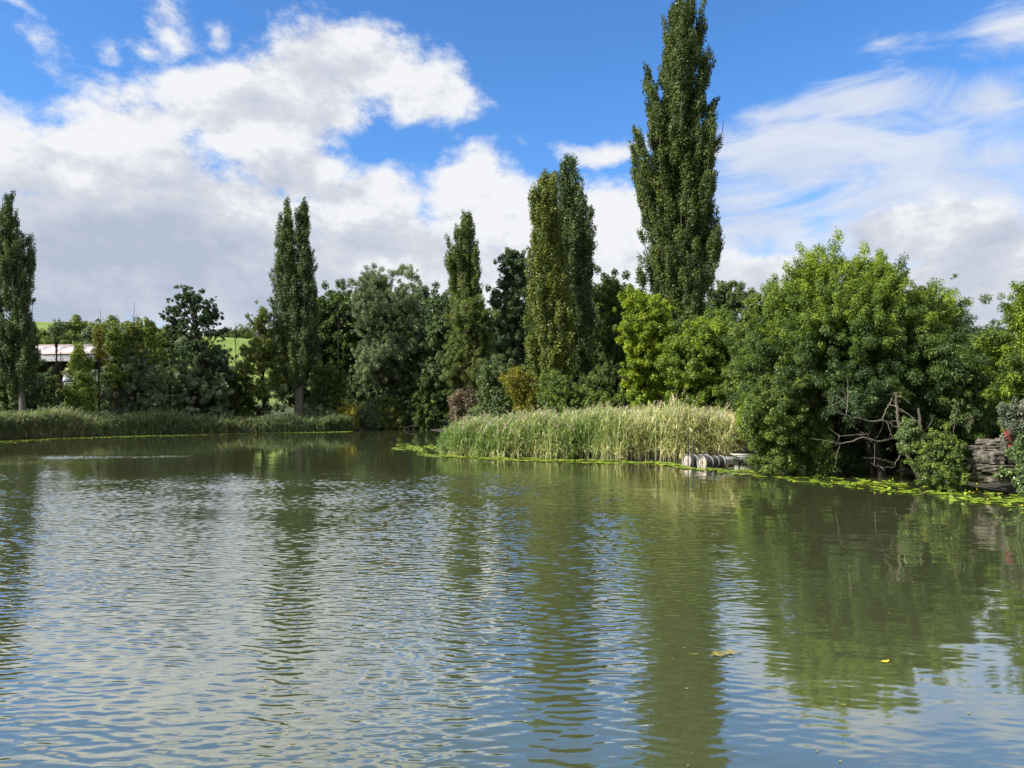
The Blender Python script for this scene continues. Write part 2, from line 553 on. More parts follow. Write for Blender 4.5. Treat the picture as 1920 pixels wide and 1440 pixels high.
def build_water():
    xs = np.unique(np.concatenate([np.linspace(-80, -27, 80), np.arange(-27, 14, .055), np.linspace(14, 24, 40)]))
    ys = np.unique(np.concatenate([np.arange(1.5, 4.5, .1), np.arange(4.5, 13, .021), np.arange(13, 45, .036), np.linspace(45, 100, 120)]))
    X, Y = np.meshgrid(xs, ys)
    V = np.stack([X, Y, np.zeros_like(X)], -1).reshape(-1, 3).astype(np.float32)
    nx = len(xs)
    i = (np.arange(len(ys) - 1)[:, None] * nx + np.arange(nx - 1)[None]).ravel()
    F = np.stack([i, i + 1, i + nx + 1, i + nx], 1)
    x, y = V[:, 0], V[:, 1]
    # wind-ruffled water: open to the wind at left and middle, calm in the lee of the far bank and the right bank
    edge = np.interp(y, [3, 6, 9, 12, 16, 22, 30, 40], [1.2, 1.9, 2.7, 3.6, 4.2, 3.0, 1.5, -3.])
    wind = 1 - ss((x - edge + 1.6) / (1.2 + .16 * y))
    wob = 2.2 * np.sin(x * .22 + 1) + 1.4 * np.sin(x * .51)
    wind *= 1 - ss((y - 28 - wob) / 8)
    near = 1 - .42 * ss((16 - y) / 9)
    wind *= near
    streak = np.sin(x * .35 + y * .9 + 1.5 * np.sin(x * .13)) * np.sin(x * .11 - y * .31 + 2)
    wind *= 1 - .38 * ss((streak - .25) / .5)
    gust = np.exp(-((y - 42.5 - .8 * np.sin(x * .3)) / 1.8) ** 2) * ss((x + 29) / 3) * ss((-15.5 - x) / 5)
    wind = np.maximum(wind, 1.3 * gust)
    ripple = .06 + .94 * wind
    ripple = np.where(y > 48, .05, ripple)
    r = np.random.default_rng(99)
    xf, yf = V[:, 0].copy(), V[:, 1].copy()
    h = np.zeros(len(V), np.float32)
    swell = np.zeros(len(V), np.float32)
    # patches where one ripple train or another is stronger
    patch = [(1 + .55 * np.sin(xf * a1 + yf * b1 + c1) * np.sin(xf * a2 - yf * b2 + c2)).astype(np.float32)
             for a1, b1, c1, a2, b2, c2 in r.uniform((.2, .2, 0, .5, .4, 0), (.6, .6, 6, 1.1, 1.0, 6), (4, 6))]
    for i in range(64):
        lam = math.exp(r.uniform(math.log(.085), math.log(.42)))
        th = math.radians(8) + r.normal(0, .36 if lam < .25 else .26)
        kx, ky = 2 * math.pi / lam * math.sin(th), 2 * math.pi / lam * math.cos(th)
        slope = .0262 * math.exp(-(math.log(lam / .16) / .62) ** 2)
        ph = (kx * xf + ky * yf + r.uniform(0, 6.28) + .5 * np.sin(xf * r.uniform(.3, .9) + r.uniform(0, 6))).astype(np.float32)
        h += patch[i % 4] * (slope * lam / (2 * math.pi)) * (np.sin(ph) + .25 * np.sin(2 * ph + 1.2))
    for i in range(14):
        lam = math.exp(r.uniform(math.log(.35), math.log(2.2)))
        th = math.radians(25) + r.normal(0, .5)
        kx, ky = 2 * math.pi / lam * math.sin(th), 2 * math.pi / lam * math.cos(th)
        swell += (.0026 * lam / (2 * math.pi)) * np.sin(kx * xf + ky * yf + r.uniform(0, 6.28))
    fade = (1 - ss((np.abs(xf + 6.5) - 18.5) / 2)) * (1 - ss((yf - 42.5) / 2.3)) * ss((yf - 3.5) / 1.5)
    V[:, 2] = (h * ripple * WAVE + swell) * fade
    m, q = new_mat('water')
    at = q.n('ShaderNodeAttribute', attribute_name='tint')
    g = q.n('ShaderNodeNewGeometry')
    pos = g.outputs['Position']
    A = at.outputs['Fac']

    def height(p):
        w1 = q.n('ShaderNodeMapping')
        q.set(w1.inputs[0], p)
        w1.inputs['Rotation'].default_value = (0, 0, math.radians(9))
        w1.inputs['Scale'].default_value = (.36, 1.0, 1)
        v = w1.outputs[0]
        a = q.noise(v, 3.4, 2, .45, .35)
        b = q.noise(v, 9.5, 2, .5, .3)
        c = q.noise(q.v('MULTIPLY', p, (.5, 1, 1)), .95, 1, .5, .2)
        h = q.m('ADD', q.m('MULTIPLY', a, .010), q.m('MULTIPLY', b, .006))
        h = q.m('MULTIPLY', h, A)
        return q.m('ADD', h, q.m('MULTIPLY', c, .002))
    e = .012
    h0 = height(pos)
    hx = height(q.v('ADD', pos, (e, 0, 0)))
    hy = height(q.v('ADD', pos, (0, e, 0)))
    cm = q.n('ShaderNodeCombineXYZ')
    q.set(cm.inputs[0], q.m('DIVIDE', q.m('SUBTRACT', h0, hx), e))
    q.set(cm.inputs[1], q.m('DIVIDE', q.m('SUBTRACT', h0, hy), e))
    cm.inputs[2].default_value = 0
    nor = q.v('NORMALIZE', q.v('ADD', cm.outputs[0], g.outputs['Normal']))
    murk = q.ramp(q.noise(pos, .12, 3, .5), [(.3, (.062, .075, .033)), (.7, (.074, .086, .041))])
    df = q.n('ShaderNodeBsdfDiffuse')
    q.set(df.inputs['Color'], murk)
    gl = q.n('ShaderNodeBsdfGlossy')
    gl.inputs['Color'].default_value = (.98, .97, .92, 1)
    gl.inputs['Roughness'].default_value = .035
    q.set(gl.inputs['Normal'], nor)
    lw = q.n('ShaderNodeLayerWeight')
    lw.inputs['Blend'].default_value = .5
    q.set(lw.inputs['Normal'], nor)
    fr = q.m('MULTIPLY_ADD', q.m('POWER', lw.outputs['Facing'], 2.25), .86, .12, clamp=True)
    mx = q.n('ShaderNodeMixShader')
    q.set(mx.inputs[0], fr)
    q.set(mx.inputs[1], df.outputs[0])
    q.set(mx.inputs[2], gl.outputs[0])
    out(q, mx.outputs[0])
    o = mesh_obj('water', V, F, m, tint=ripple, smooth=True)
    tag(o, 'murky green pond water rippled by wind', 'water', kind='structure')


build_water()

# ------------------------------------------------------------------ foliage


def outline_world(outline, d):
    """outline rows (py, xl, xr) top to bottom -> z, cx, hw arrays sorted by z up"""
    o = sorted(outline, key=lambda r: -r[0])
    z = np.array([P(960, r[0], d)[2] for r in o])
    cx = np.array([(P(r[1], r[0], d)[0] + P(r[2], r[0], d)[0]) / 2 for r in o])
    hw = np.array([(P(r[2], r[0], d)[0] - P(r[1], r[0], d)[0]) / 2 for r in o])
    return z, cx, hw


def sample_z(r, z, w, n):
    zz = np.linspace(z[0], z[-1], 200)
    ww = np.interp(zz, z, w)
    cdf = np.cumsum(ww + 1e-3)
    cdf /= cdf[-1]
    return np.interp(r.random(n), cdf, zz)


def clump_leaves(r, cen, rad, axis, stretch, nleaf, L, Wd, tint_c, droop=0., upness=.5, jit=.16, tint_h=None, spread=.8):
    """leaves filling ellipsoid clumps. cen (n,3), rad (n), axis (n,3)"""
    n = len(cen)
    if np.isscalar(nleaf):
        w = (rad / rad.mean()) ** 2
        cnt = np.maximum(3, (nleaf * w / w.mean()).astype(int))
    else:
        cnt = nleaf
    idx = np.repeat(np.arange(n), cnt)
    m = len(idx)
    u = nrm(r.normal(size=(m, 3)))
    rr = r.random(m) ** .45
    loc = u * rr[:, None]
    ax = axis[idx]
    al = (loc * ax).sum(1, keepdims=True)
    loc = loc + ax * al * (stretch - 1)
    pos = cen[idx] + loc * rad[idx][:, None]
    nor = nrm(u * .7 + np.array([0, 0, upness]) + r.normal(0, .42, (m, 3)))
    la = nrm(u * .5 + ax * .6 + r.normal(0, spread, (m, 3)) + np.array([0, 0, -droop]))
    la = nrm(la - nor * (la * nor).sum(1, keepdims=True))
    t = tint_c[idx] + r.normal(0, jit, m)
    if tint_h is not None:
        t = t + tint_h(pos)
    s = r.uniform(.7, 1.3, m)
    return leaf_mesh(pos, la, nor, L * s, Wd * s, np.clip(t, 0, 1))


def trunk_pts(x0, y0, z0, cx_f, ztop, n=9, r=rng, wob=.06):
    zz = np.linspace(z0 - .25, ztop, n)
    t = (zz - zz[0]) / (ztop - z0)
    xs = x0 + (cx_f(zz) - x0) * np.clip(t * 1.3, 0, 1)
    ys = np.full(n, y0)
    p = np.stack([xs, ys, zz], 1)
    p[1:, :2] += r.normal(0, wob, (n - 1, 2))
    return p


def make_tree(name, label, cat, outline, d, mat, group=None, kind='round', px_base=None, nleaf=40000, L=.18, Wd=.12,
              bark='bark', trunk_r=.25, seed=1, depth=.9, puffs=26, puff_r=1.1, cpp=7, clump_r=.45, flat=1.0, gaps=.0,
              droop=.1, upness=.5, tint=.5, tint_var=.2, tint_top=0., trunk_top=.85, base_z=None, limbs=None,
              stretch=1.2, name_crown='crown', has_trunk=True, nbr=60, blen=(.22, .4), shoots=0, stems=1, shell=.42,
              front_only=False, wscale=1.1, tint_h=None, extra=None):
    r = np.random.default_rng(seed)
    if px_base is None:
        px_base = (outline[-1][1] + outline[-1][2]) / 2
    if px_base < 815 and d < 100 and seed not in (68, 69, 70, 71, 92, 93, 94):      # keep everything on the left shore behind its reeds
        wpx = max(o_[2] - o_[1] for o_ in outline) / 2 / FPX * d
        need = float(np.interp(px_base, [0, 120, 300, 450, 600, 700, 790], [63, 68, 74.5, 79.5, 83, 89, 92.5])) + (4.5 if kind == 'poplar' else 3.5 + wpx * depth * .75)
        d = max(d, need)
    z, cx, hw = outline_world(outline, d)
    if kind != 'poplar':
        clump_r, cpp = clump_r * .64, int(cpp * 2.1)
    bx = P(px_base, 780, d)[0]
    bz = float(ground_z(np.array([bx]), np.array([float(d)]))[0]) if base_z is None else base_z
    root = empty(name, (float(bx), float(d), bz), label, cat, group)
    fcx = lambda q: np.interp(q, z, cx)
    fhw = lambda q: np.interp(q, z, hw)
    H = z[-1] - bz
    tl, br, cl_c, cl_r, cl_a = [], [], [], [], []
    ztop = bz + H * trunk_top
    for s in range(stems):
        o = r.normal(0, .25, 2) * (s > 0)
        tp = trunk_pts(bx + o[0], d + o[1], bz, lambda q: fcx(q) + o[0] * 3 * (q - bz) / H, ztop, r=r)
        tr = np.linspace(1, .16, len(tp)) * trunk_r * (1 if s == 0 else .6)
        tr[0] *= 1.35
        tl.append((tp, tr))
    T0 = tl[0][0]

    def on_trunk(q):
        return np.array([np.interp(q, T0[:, 2], T0[:, 0]), np.interp(q, T0[:, 2], T0[:, 1]), q])
    if kind == 'poplar':
        zt = sample_z(r, z, hw + hw.max() * .35, nbr)
        zt = np.concatenate([zt, np.full(3, z[-1] - .3)])
        for i, q in enumerate(zt):
            ph = r.uniform(0, 2 * math.pi)
            rho = r.choice([r.uniform(.6, .94), r.uniform(.15, .7)], p=[.62, .38])
            w = fhw(q) * wscale
            top = np.array([fcx(q) + w * rho * math.cos(ph), d + w * depth * rho * math.sin(ph), q])
            ln = H * r.uniform(*blen)
            zb = max(z[0] - .8, q - ln)
            base = on_trunk(min(zb, ztop - .2))
            ctl = base * .12 + top * .88
            ctl[2] = base[2] + (top[2] - base[2]) * .34
            c = curve(base, ctl, top, 8, .05, r)
            r0 = trunk_r * .15 * (.5 + ln / H)
            br.append((c, np.linspace(r0, .02, 8)))
            nc = int(cpp * (ln / H) / np.mean(blen)) + 3
            tt = r.uniform(.22, 1.0, nc) ** .85
            ci = np.stack([np.interp(tt, np.linspace(0, 1, 8), c[:, k]) for k in range(3)], 1)
            wdt = puff_r * (1.15 - .75 * tt)[:, None]
            ci = ci + r.normal(0, 1, (nc, 3)) * wdt * np.array([.5, .5, .7])
            cl_c.append(ci)
            cl_r.append(clump_r * r.uniform(.55, 1.35, nc) * (1.15 - .45 * tt))
            dirv = nrm((top - ctl)[None])
            cl_a.append(nrm(np.repeat(dirv, nc, 0) + r.normal(0, .18, (nc, 3)) + (ci - np.stack([fcx(ci[:, 2]), np.full(nc, d), ci[:, 2]], 1)) * .12))
    else:
        q = sample_z(r, z, hw, puffs)
        ph = r.uniform(0, 2 * math.pi, puffs)
        if front_only:
            ph = r.uniform(-math.pi * 1.05, .05 * math.pi, puffs)
        rho = r.random(puffs) ** shell
        w = np.maximum(fhw(q) - puff_r * .55, fhw(q) * .45)
        lump = 1 + .14 * np.sin(ph * 3 + q * 1.7 + seed)
        pc = np.stack([fcx(q) + w * rho * np.cos(ph) * lump, d + w * depth * rho * np.sin(ph) * lump, q], 1)
        pc[:, 2] = CAM_Z + (pc[:, 2] - CAM_Z) * np.clip(pc[:, 1] / d, .7, 1)
        pr_ = puff_r * r.uniform(.6, 1.35, puffs)
        # keep the crown's edge where the outline is
        pr_ = np.minimum(pr_, np.maximum(.35 * puff_r, fhw(q) * .8))
        for i in range(puffs):
            n = max(2, int(cpp * (pr_[i] / puff_r) ** 2 * r.uniform(.7, 1.3)))
            u = nrm(r.normal(size=(n, 3)))
            u[:, 2] += .2
            loc = (u * (r.random(n) ** .4)[:, None] + r.normal(0, .38, (n, 3))) * pr_[i] * np.array([1, 1, flat])
            loc = loc + loc[:, [1, 0, 2]] * r.normal(0, .25)
            cl_c.append(pc[i] + loc)
            cl_r.append(clump_r * r.uniform(.55, 1.4, n))
            cl_a.append(nrm(loc + (pc[i] - np.array([fcx(pc[i][2]), d, bz + H * .45])) * .35 + np.array([0, 0, .25 - droop]) + r.normal(0, .25, (n, 3))))
            if i < (limbs or 40):
                zb = max(bz + H * .12, min(pc[i][2] - H * r.uniform(.08, .25), ztop - .3))
                st = tl[r.integers(len(tl))][0]
                base = np.array([np.interp(zb, st[:, 2], st[:, 0]), np.interp(zb, st[:, 2], st[:, 1]), zb])
                ctl = (base + pc[i]) / 2 + np.array([0, 0, .12 * H * r.uniform(-.1, .5)])
                c = curve(base, ctl, pc[i], 7, .06, r)
                br.append((c, np.linspace(trunk_r * .3, .02, 7)))
                for k in range(2):
                    e = cl_c[-1][r.integers(n)]
                    br.append((curve(c[4], (c[4] + e) / 2 + r.normal(0, .15, 3), e, 4, 0, r), np.linspace(trunk_r * .1, .012, 4)))
    cc, cr, ca = np.concatenate(cl_c), np.concatenate(cl_r), np.concatenate(cl_a)
    ok = cc[:, 2] > z[0] - (.2 if kind == 'poplar' else .5) + r.normal(0, .25, len(cc))
    cc, cr, ca = cc[ok], cr[ok], ca[ok]
    if kind != 'poplar' and shoots == 0:
        shoots = int(len(cc) * .16)
    if shoots:
        zz = r.uniform(.3, .93, shoots) * (z[-1] - z[0]) + z[0]
        ph = r.uniform(0, 2 * math.pi, shoots)
        w = fhw(zz)
        sc = np.stack([fcx(zz) + w * .88 * np.cos(ph), d + w * depth * np.sin(ph), zz + puff_r * .2], 1)
        sc[:, 2] = CAM_Z + (sc[:, 2] - CAM_Z) * np.clip(sc[:, 1] / d, .7, 1)
        cc = np.concatenate([cc, sc])
        cr = np.concatenate([cr, clump_r * r.uniform(.35, .75, shoots)])
        ca = np.concatenate([ca, nrm(np.stack([np.cos(ph), np.sin(ph) * .8, 1.4 + 0 * ph], 1))])
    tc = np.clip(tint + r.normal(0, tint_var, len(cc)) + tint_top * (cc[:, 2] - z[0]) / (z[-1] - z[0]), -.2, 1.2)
    nleaf = nleaf * 1.9
    L, Wd = L * .77, Wd * .77
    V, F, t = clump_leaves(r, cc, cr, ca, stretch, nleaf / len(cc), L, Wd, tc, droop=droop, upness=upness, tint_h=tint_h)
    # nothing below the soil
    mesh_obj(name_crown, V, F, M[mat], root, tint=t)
    if has_trunk:
        tv, tf = tubes(tl, 9)
        mesh_obj('trunk', tv, tf, M[bark], root, smooth=True)
    if br:
        bv, bf = tubes(br, 5)
        mesh_obj('branches' if has_trunk else 'stems', bv, bf, M[bark], root, smooth=True)
    return root


def poplar(label, outline, d, seed, mat='poplar', **k):
    a = dict(kind='poplar', trunk_r=.42, L=.17, Wd=.13, stretch=2.7, puff_r=.46, clump_r=.32, upness=.25, nbr=80, cpp=9,
             trunk_top=.93, bark='bark_grey', group='tall columnar poplars')
    a.update(k)
    return make_tree('poplar_tree', label, 'tree', outline, d, mat, seed=seed, **a)


# --- the poplars
poplar('leaning columnar poplar cut off by the left edge of the photo, bending in the wind',
       [(364, 2, 26), (378, -12, 42), (420, -22, 50), (460, -24, 60), (500, -22, 68), (560, -20, 74), (600, -14, 74),
        (640, -8, 70), (680, -2, 64), (720, 10, 60)], 66, 11, 'poplar_dark', px_base=42, trunk_r=.3, nleaf=85000, nbr=80)


def twin():
    r = poplar('tall twin-topped poplar with a bare pale trunk foot on the far bank',
               [(368, 527, 541), (400, 519, 549), (440, 514, 553), (480, 507, 562), (520, 501, 568), (560, 503, 572), (600, 505, 580),
                (640, 508, 590), (680, 520, 585), (712, 535, 575)], 84, 12, 'poplar_dark', px_base=557, trunk_r=.34, nleaf=62000, nbr=64,
               puff_r=.5, clump_r=.36, L=.2, Wd=.15, tint=.6, wscale=1.0)
    return r


tw = twin()
# second leader of the same tree
tw2 = poplar(None, [(373, 558, 572), (400, 553, 578), (440, 552, 583), (480, 552, 592), (520, 552, 597), (560, 550, 597), (600, 545, 600),
                    (640, 545, 598), (680, 545, 588)], 84.6, 13, 'poplar_dark', px_base=560, nleaf=52000, nbr=50, puff_r=.5, clump_r=.36,
             L=.2, Wd=.15, tint=.42, wscale=1.0)


def adopt(dst, src):
    for ch in list(src.children):
        off = mathutils.Vector(src.location) - mathutils.Vector(dst.location)
        ch.data.transform(mathutils.Matrix.Translation(off))
        ch.parent = dst
    bpy.data.objects.remove(src)


adopt(tw, tw2)

poplar('slender mid-height poplar standing between the round willow and the ragged dark tree',
       [(400, 865, 878), (420, 849, 890), (460, 836, 897), (500, 832, 902), (540, 834, 904), (575, 840, 902), (620, 850, 905)],
       72, 14, 'poplar', px_base=896, nleaf=60000, nbr=64, tint=.62, L=.18, Wd=.14)
poplar('dense yellow-green poplar, front one of the touching pair behind the reeds',
       [(322, 1020, 1032), (345, 996, 1045), (400, 990, 1055), (450, 988, 1062), (500, 985, 1066), (560, 984, 1070), (620, 990, 1072),
        (680, 1000, 1075), (730, 1002, 1070), (760, 1015, 1060)], 56, 15, 'poplar_yellow', px_base=1040, nleaf=120000, nbr=100, cpp=13,
       puff_r=.55, tint=.5, tint_top=-.05)
poplar('darker taller poplar with several pointed tips, rear one of the touching pair',
       [(292, 1058, 1072), (315, 1044, 1085), (330, 1040, 1103), (400, 1038, 1111), (460, 1042, 1112), (500, 1040, 1113), (560, 1046, 1110),
        (620, 1050, 1108), (680, 1055, 1105), (740, 1062, 1098)], 60, 16, 'poplar_dark', px_base=1082, nleaf=90000, nbr=90, tint=.5)
poplar('giant poplar whose tip touches the top edge, tallest tree in view',
       [(-12, 1258, 1305), (20, 1246, 1322), (50, 1238, 1332), (100, 1222, 1332), (150, 1206, 1336), (200, 1196, 1344), (235, 1186, 1352),
        (300, 1188, 1354), (350, 1190, 1358), (400, 1192, 1356), (450, 1196, 1360), (500, 1198, 1356), (550, 1202, 1348), (600, 1210, 1335),
        (640, 1225, 1320)], 52, 118, 'poplar', px_base=1283, nleaf=270000, nbr=230, cpp=11, trunk_r=.55, L=.15, Wd=.12,
       clump_r=.30, puff_r=.5, blen=(.12, .24), wscale=1.12, tint=.5, tint_top=-.05,
       tint_h=lambda p: -.05 * (p[:, 0] - 11.3))  # leaf tint lighter to the left: the sunlit side is painted into the leaves

# --- far bank trees, left to right
T = make_tree
T('alder_tree', 'dark airy alder with forked open crown standing against the sky at left', 'tree',
  [(541, 325, 405), (560, 315, 408), (590, 298, 412), (610, 310, 412), (640, 318, 425), (670, 330, 436), (700, 320, 435), (730, 330, 430)],
  74, 'alder', px_base=365, nleaf=26000, puffs=90, puff_r=.62, cpp=5, clump_r=.27, flat=.45, seed=21, L=.2, Wd=.17, stems=3, trunk_r=.22,
  bark='bark_dark', limbs=46, shell=.35)
T('ash_tree', 'thin olive-yellow tree with a straight dark trunk left of the twin poplar', 'tree',
  [(578, 476, 500), (610, 462, 515), (640, 455, 530), (680, 448, 538), (720, 446, 540), (750, 452, 532)], 80, 'olive', px_base=494,
  nleaf=26000, puffs=44, puff_r=.8, cpp=6, clump_r=.4, seed=22, L=.2, Wd=.1, bark='bark_dark', trunk_r=.2, droop=.3)
T('oak_tree', 'dark ragged tree filling the gap between twin poplar and round willow', 'tree',
  [(540, 612, 640), (570, 600, 668), (610, 592, 675), (660, 590, 690), (710, 585, 700), (770, 590, 700)], 107, 'dark', px_base=640,
  nleaf=50000, puffs=50, puff_r=1.3, cpp=8, clump_r=.5, seed=23, L=.24, Wd=.18)
T('willow_tree', 'large round grey-green willow on the far bank', 'tree',
  [(490, 722, 748), (505, 712, 785), (525, 668, 795), (555, 652, 803), (600, 655, 806), (650, 662, 808), (700, 670, 806), (745, 682, 800)],
  84, 'willow', px_base=742, nleaf=105000, puffs=64, puff_r=1.25, cpp=10, clump_r=.5, seed=24, L=.22, Wd=.085, droop=.45, trunk_r=.5,
  shell=.3, bark='bark_dark')
T('willow_shrub', 'silver-leaved willow spilling low in front of the round willow', 'tree',
  [(640, 690, 725), (665, 676, 742), (690, 672, 735), (715, 690, 722)], 80, 'willow', nleaf=14000, puffs=14, puff_r=.9, cpp=7,
  clump_r=.42, seed=25, L=.22, Wd=.085, droop=.4, tint=.85, trunk_r=.1)
T('woodland_tree', 'dark woodland tree half hidden behind and right of the round willow', 'tree',
  [(545, 806, 835), (580, 798, 850), (640, 795, 860), (700, 795, 860), (760, 795, 860)], 92, 'dark', nleaf=34000, puffs=34, puff_r=1.3,
  cpp=8, clump_r=.5, seed=26, L=.24, Wd=.18, tint=.6)
T('feathery_tree', 'feathery olive tree wrapped round the foot of the slender poplar', 'tree',
  [(575, 850, 905), (600, 838, 925), (640, 832, 932), (680, 828, 935), (715, 836, 930)], 68, 'olive', px_base=899, nleaf=52000, puffs=46,
  puff_r=.9, cpp=8, clump_r=.42, seed=27, L=.2, Wd=.08, tint=.35, bark='bark_grey', trunk_r=.24, droop=.3)
T('larch_tree', 'ragged dark tree with tiered boughs between slender poplar and yellow-green poplar', 'tree',
  [(463, 950, 966), (485, 938, 984), (520, 930, 990), (560, 925, 998), (600, 925, 1000), (660, 925, 1005), (730, 930, 1010)], 74, 'dark',
  px_base=962, nleaf=30000, puffs=64, puff_r=.8, cpp=5, clump_r=.4, seed=28, L=.2, Wd=.14, flat=.3, tint=.4)
T('woodland_tree', 'dark rounded tree seen between the touching poplars and the giant poplar', 'tree',
  [(536, 1118, 1150), (555, 1104, 1180), (590, 1100, 1200), (640, 1098, 1215), (700, 1098, 1215), (765, 1100, 1210)], 64, 'mid', nleaf=70000,
  puffs=60, puff_r=1.1, cpp=9, clump_r=.45, seed=29, L=.18, Wd=.14, tint=.25)
T('woodland_tree', 'dark brownish-green tree behind the giant poplar on its right side', 'tree',
  [(545, 1345, 1385), (560, 1330, 1405), (590, 1325, 1420), (640, 1320, 1430), (700, 1320, 1430)], 62, 'dark', nleaf=46000, puffs=40,
  puff_r=1.1, cpp=8, clump_r=.42, seed=30, L=.17, Wd=.13, tint=.75)
T('maple_tree', 'bright yellow-green maple at the left foot of the giant poplar', 'tree',
  [(556, 1178, 1230), (580, 1166, 1245), (610, 1162, 1252), (640, 1165, 1256), (670, 1172, 1254), (700, 1178, 1252), (745, 1186, 1246)],
  48, 'bright', px_base=1222, nleaf=62000, puffs=54, puff_r=.65, cpp=8, clump_r=.34, seed=31, L=.15, Wd=.14, shell=.3)
T('birch_tree', 'spreading light green tree right of the giant poplar above the reeds', 'tree',
  [(596, 1300, 1350), (620, 1270, 1400), (650, 1250, 1410), (690, 1246, 1412), (730, 1250, 1410), (770, 1262, 1400)], 46, 'bush',
  nleaf=90000, puffs=80, puff_r=.75, cpp=8, clump_r=.34, seed=32, L=.13, Wd=.1, tint=.62, flat=.6, shell=.3)
T('woodland_tree', 'mid-green leafy tree rising behind the left shoulder of the big rounded bush', 'tree',
  [(565, 1405, 1440), (600, 1390, 1450), (650, 1385, 1460), (720, 1380, 1460), (790, 1385, 1450)], 42, 'mid', nleaf=52000, puffs=50,
  puff_r=.7, cpp=8, clump_r=.34, seed=33, L=.13, Wd=.1, tint=.7)

# --- the big rounded bush at right and its neighbours
T('big_bush', 'huge rounded green bush leaning over the water at right', 'bush',
  [(478, 1525, 1580), (500, 1512, 1612), (525, 1464, 1690), (552, 1440, 1745), (582, 1425, 1772), (622, 1415, 1790), (670, 1405, 1802),
   (720, 1402, 1808), (765, 1420, 1806)], 31, 'bush', px_base=1650, nleaf=300000, puffs=210, puff_r=.62, cpp=8, clump_r=.27, seed=41,
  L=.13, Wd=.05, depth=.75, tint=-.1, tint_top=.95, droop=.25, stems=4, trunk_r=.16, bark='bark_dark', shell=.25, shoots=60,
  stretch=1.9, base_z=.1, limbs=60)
T('elder_bush', 'low green bush sweeping down to the water beside the metal gangway', 'bush',
  [(705, 1425, 1500), (740, 1405, 1530), (780, 1400, 1540), (820, 1408, 1545), (855, 1430, 1560), (882, 1440, 1545)], 30.5, 'mid',
  nleaf=75000, puffs=60, puff_r=.5, cpp=8, clump_r=.26, seed=42, L=.10, Wd=.06, depth=.7, tint=.55, has_trunk=False, trunk_r=.06,
  base_z=.05, name_crown='foliage', shell=.3, limbs=20)
T('understorey_bush', 'shaded bush filling the hollow behind the bare branches', 'bush',
  [(740, 1500, 1830), (790, 1495, 1840), (840, 1500, 1845), (880, 1500, 1830)], 34.5, 'mid', nleaf=90000, puffs=110, puff_r=.8, cpp=8,
  clump_r=.35, seed=43, L=.14, Wd=.09, depth=.35, tint=.1, has_trunk=False, trunk_r=.06, name_crown='foliage')  # low leaf tint paints in the shade of the hollow
T('hazel_bush', 'dark green bush forming the right skirt of the huge rounded bush', 'bush',
  [(690, 1735, 1822), (730, 1730, 1832), (780, 1738, 1838), (820, 1755, 1835), (850, 1770, 1825)], 29, 'bush', nleaf=42000, puffs=40,
  puff_r=.45, cpp=7, clump_r=.26, seed=44, L=.11, Wd=.06, tint=.12, has_trunk=False, trunk_r=.05, name_crown='foliage')
T('waterside_shrub', 'small leafy shrub with yellowing leaves at the foot of the leaning trunk', 'shrub',
  [(812, 1755, 1785), (835, 1735, 1795), (860, 1722, 1805), (885, 1724, 1812), (906, 1732, 1805)], 25.2, 'mid', nleaf=9500, puffs=40,
  puff_r=.26, cpp=4, clump_r=.13, seed=45, L=.085, Wd=.055, tint=.55, tint_var=.4, has_trunk=False, trunk_r=.03, base_z=.05,
  name_crown='foliage')
T('ivy_shrub', 'pale-leaved climber growing round the leaning trunk', 'shrub',
  [(790, 1690, 1712), (815, 1686, 1722), (845, 1690, 1718)], 26, 'ivy', nleaf=5000, puffs=12, puff_r=.2, cpp=5, clump_r=.13, seed=46,
  L=.075, Wd=.06, tint=.9, has_trunk=False, trunk_r=.03, name_crown='foliage')
T('hedge_tree', 'rounded dull green thicket between the huge bush and the right edge', 'bush',
  [(650, 1845, 1890), (672, 1822, 1905), (715, 1812, 1925), (760, 1812, 1930), (810, 1815, 1930)], 36, 'mid', nleaf=80000, puffs=80, puff_r=.6,
  cpp=8, clump_r=.3, seed=47, L=.11, Wd=.07, tint=.4, name_crown='crown', trunk_r=.1, shoots=2)
T('walnut_tree', 'broad-leaved tree reaching in from the right edge', 'tree',
  [(548, 1912, 1945), (580, 1895, 1975), (610, 1872, 2010), (650, 1880, 2030), (700, 1888, 2040), (760, 1885, 2040), (810, 1895, 2030)],
  27, 'bush', nleaf=46000, puffs=54, puff_r=.5, cpp=7, clump_r=.28, seed=48, L=.14, Wd=.05, tint=.6, droop=.5, trunk_r=.12, px_base=1970, shoots=2)
T('climbing_vine', 'silvery grey vine hanging over the stone wall', 'vine',
  [(755, 1885, 1935), (790, 1878, 1950), (830, 1884, 1950), (850, 1895, 1950)], 24.6, 'greyleaf', nleaf=9000, puffs=22, puff_r=.25, cpp=6,
  clump_r=.17, seed=49, L=.085, Wd=.06, has_trunk=False, trunk_r=.03, name_crown='foliage', tint=.4)
T('red_creeper', 'small cluster of crimson creeper leaves on the stone wall', 'vine',
  [(800, 1886, 1896), (830, 1882, 1893), (838, 1884, 1892)], 24.2, 'redleaf', nleaf=90, puffs=5, puff_r=.1, cpp=4, clump_r=.1, seed=50,
  L=.07, Wd=.05, has_trunk=False, trunk_r=.015, name_crown='foliage')
T('bank_shrub', 'bright green shrub below the vine at the right edge by the water', 'shrub',
  [(820, 1905, 1950), (850, 1898, 1960), (880, 1908, 1960), (905, 1900, 1955), (925, 1905, 1950)], 23.3, 'ivy', nleaf=12000, puffs=22,
  puff_r=.25, cpp=6, clump_r=.16, seed=51, L=.08, Wd=.055, tint=.8, has_trunk=False, trunk_r=.03, name_crown='foliage')

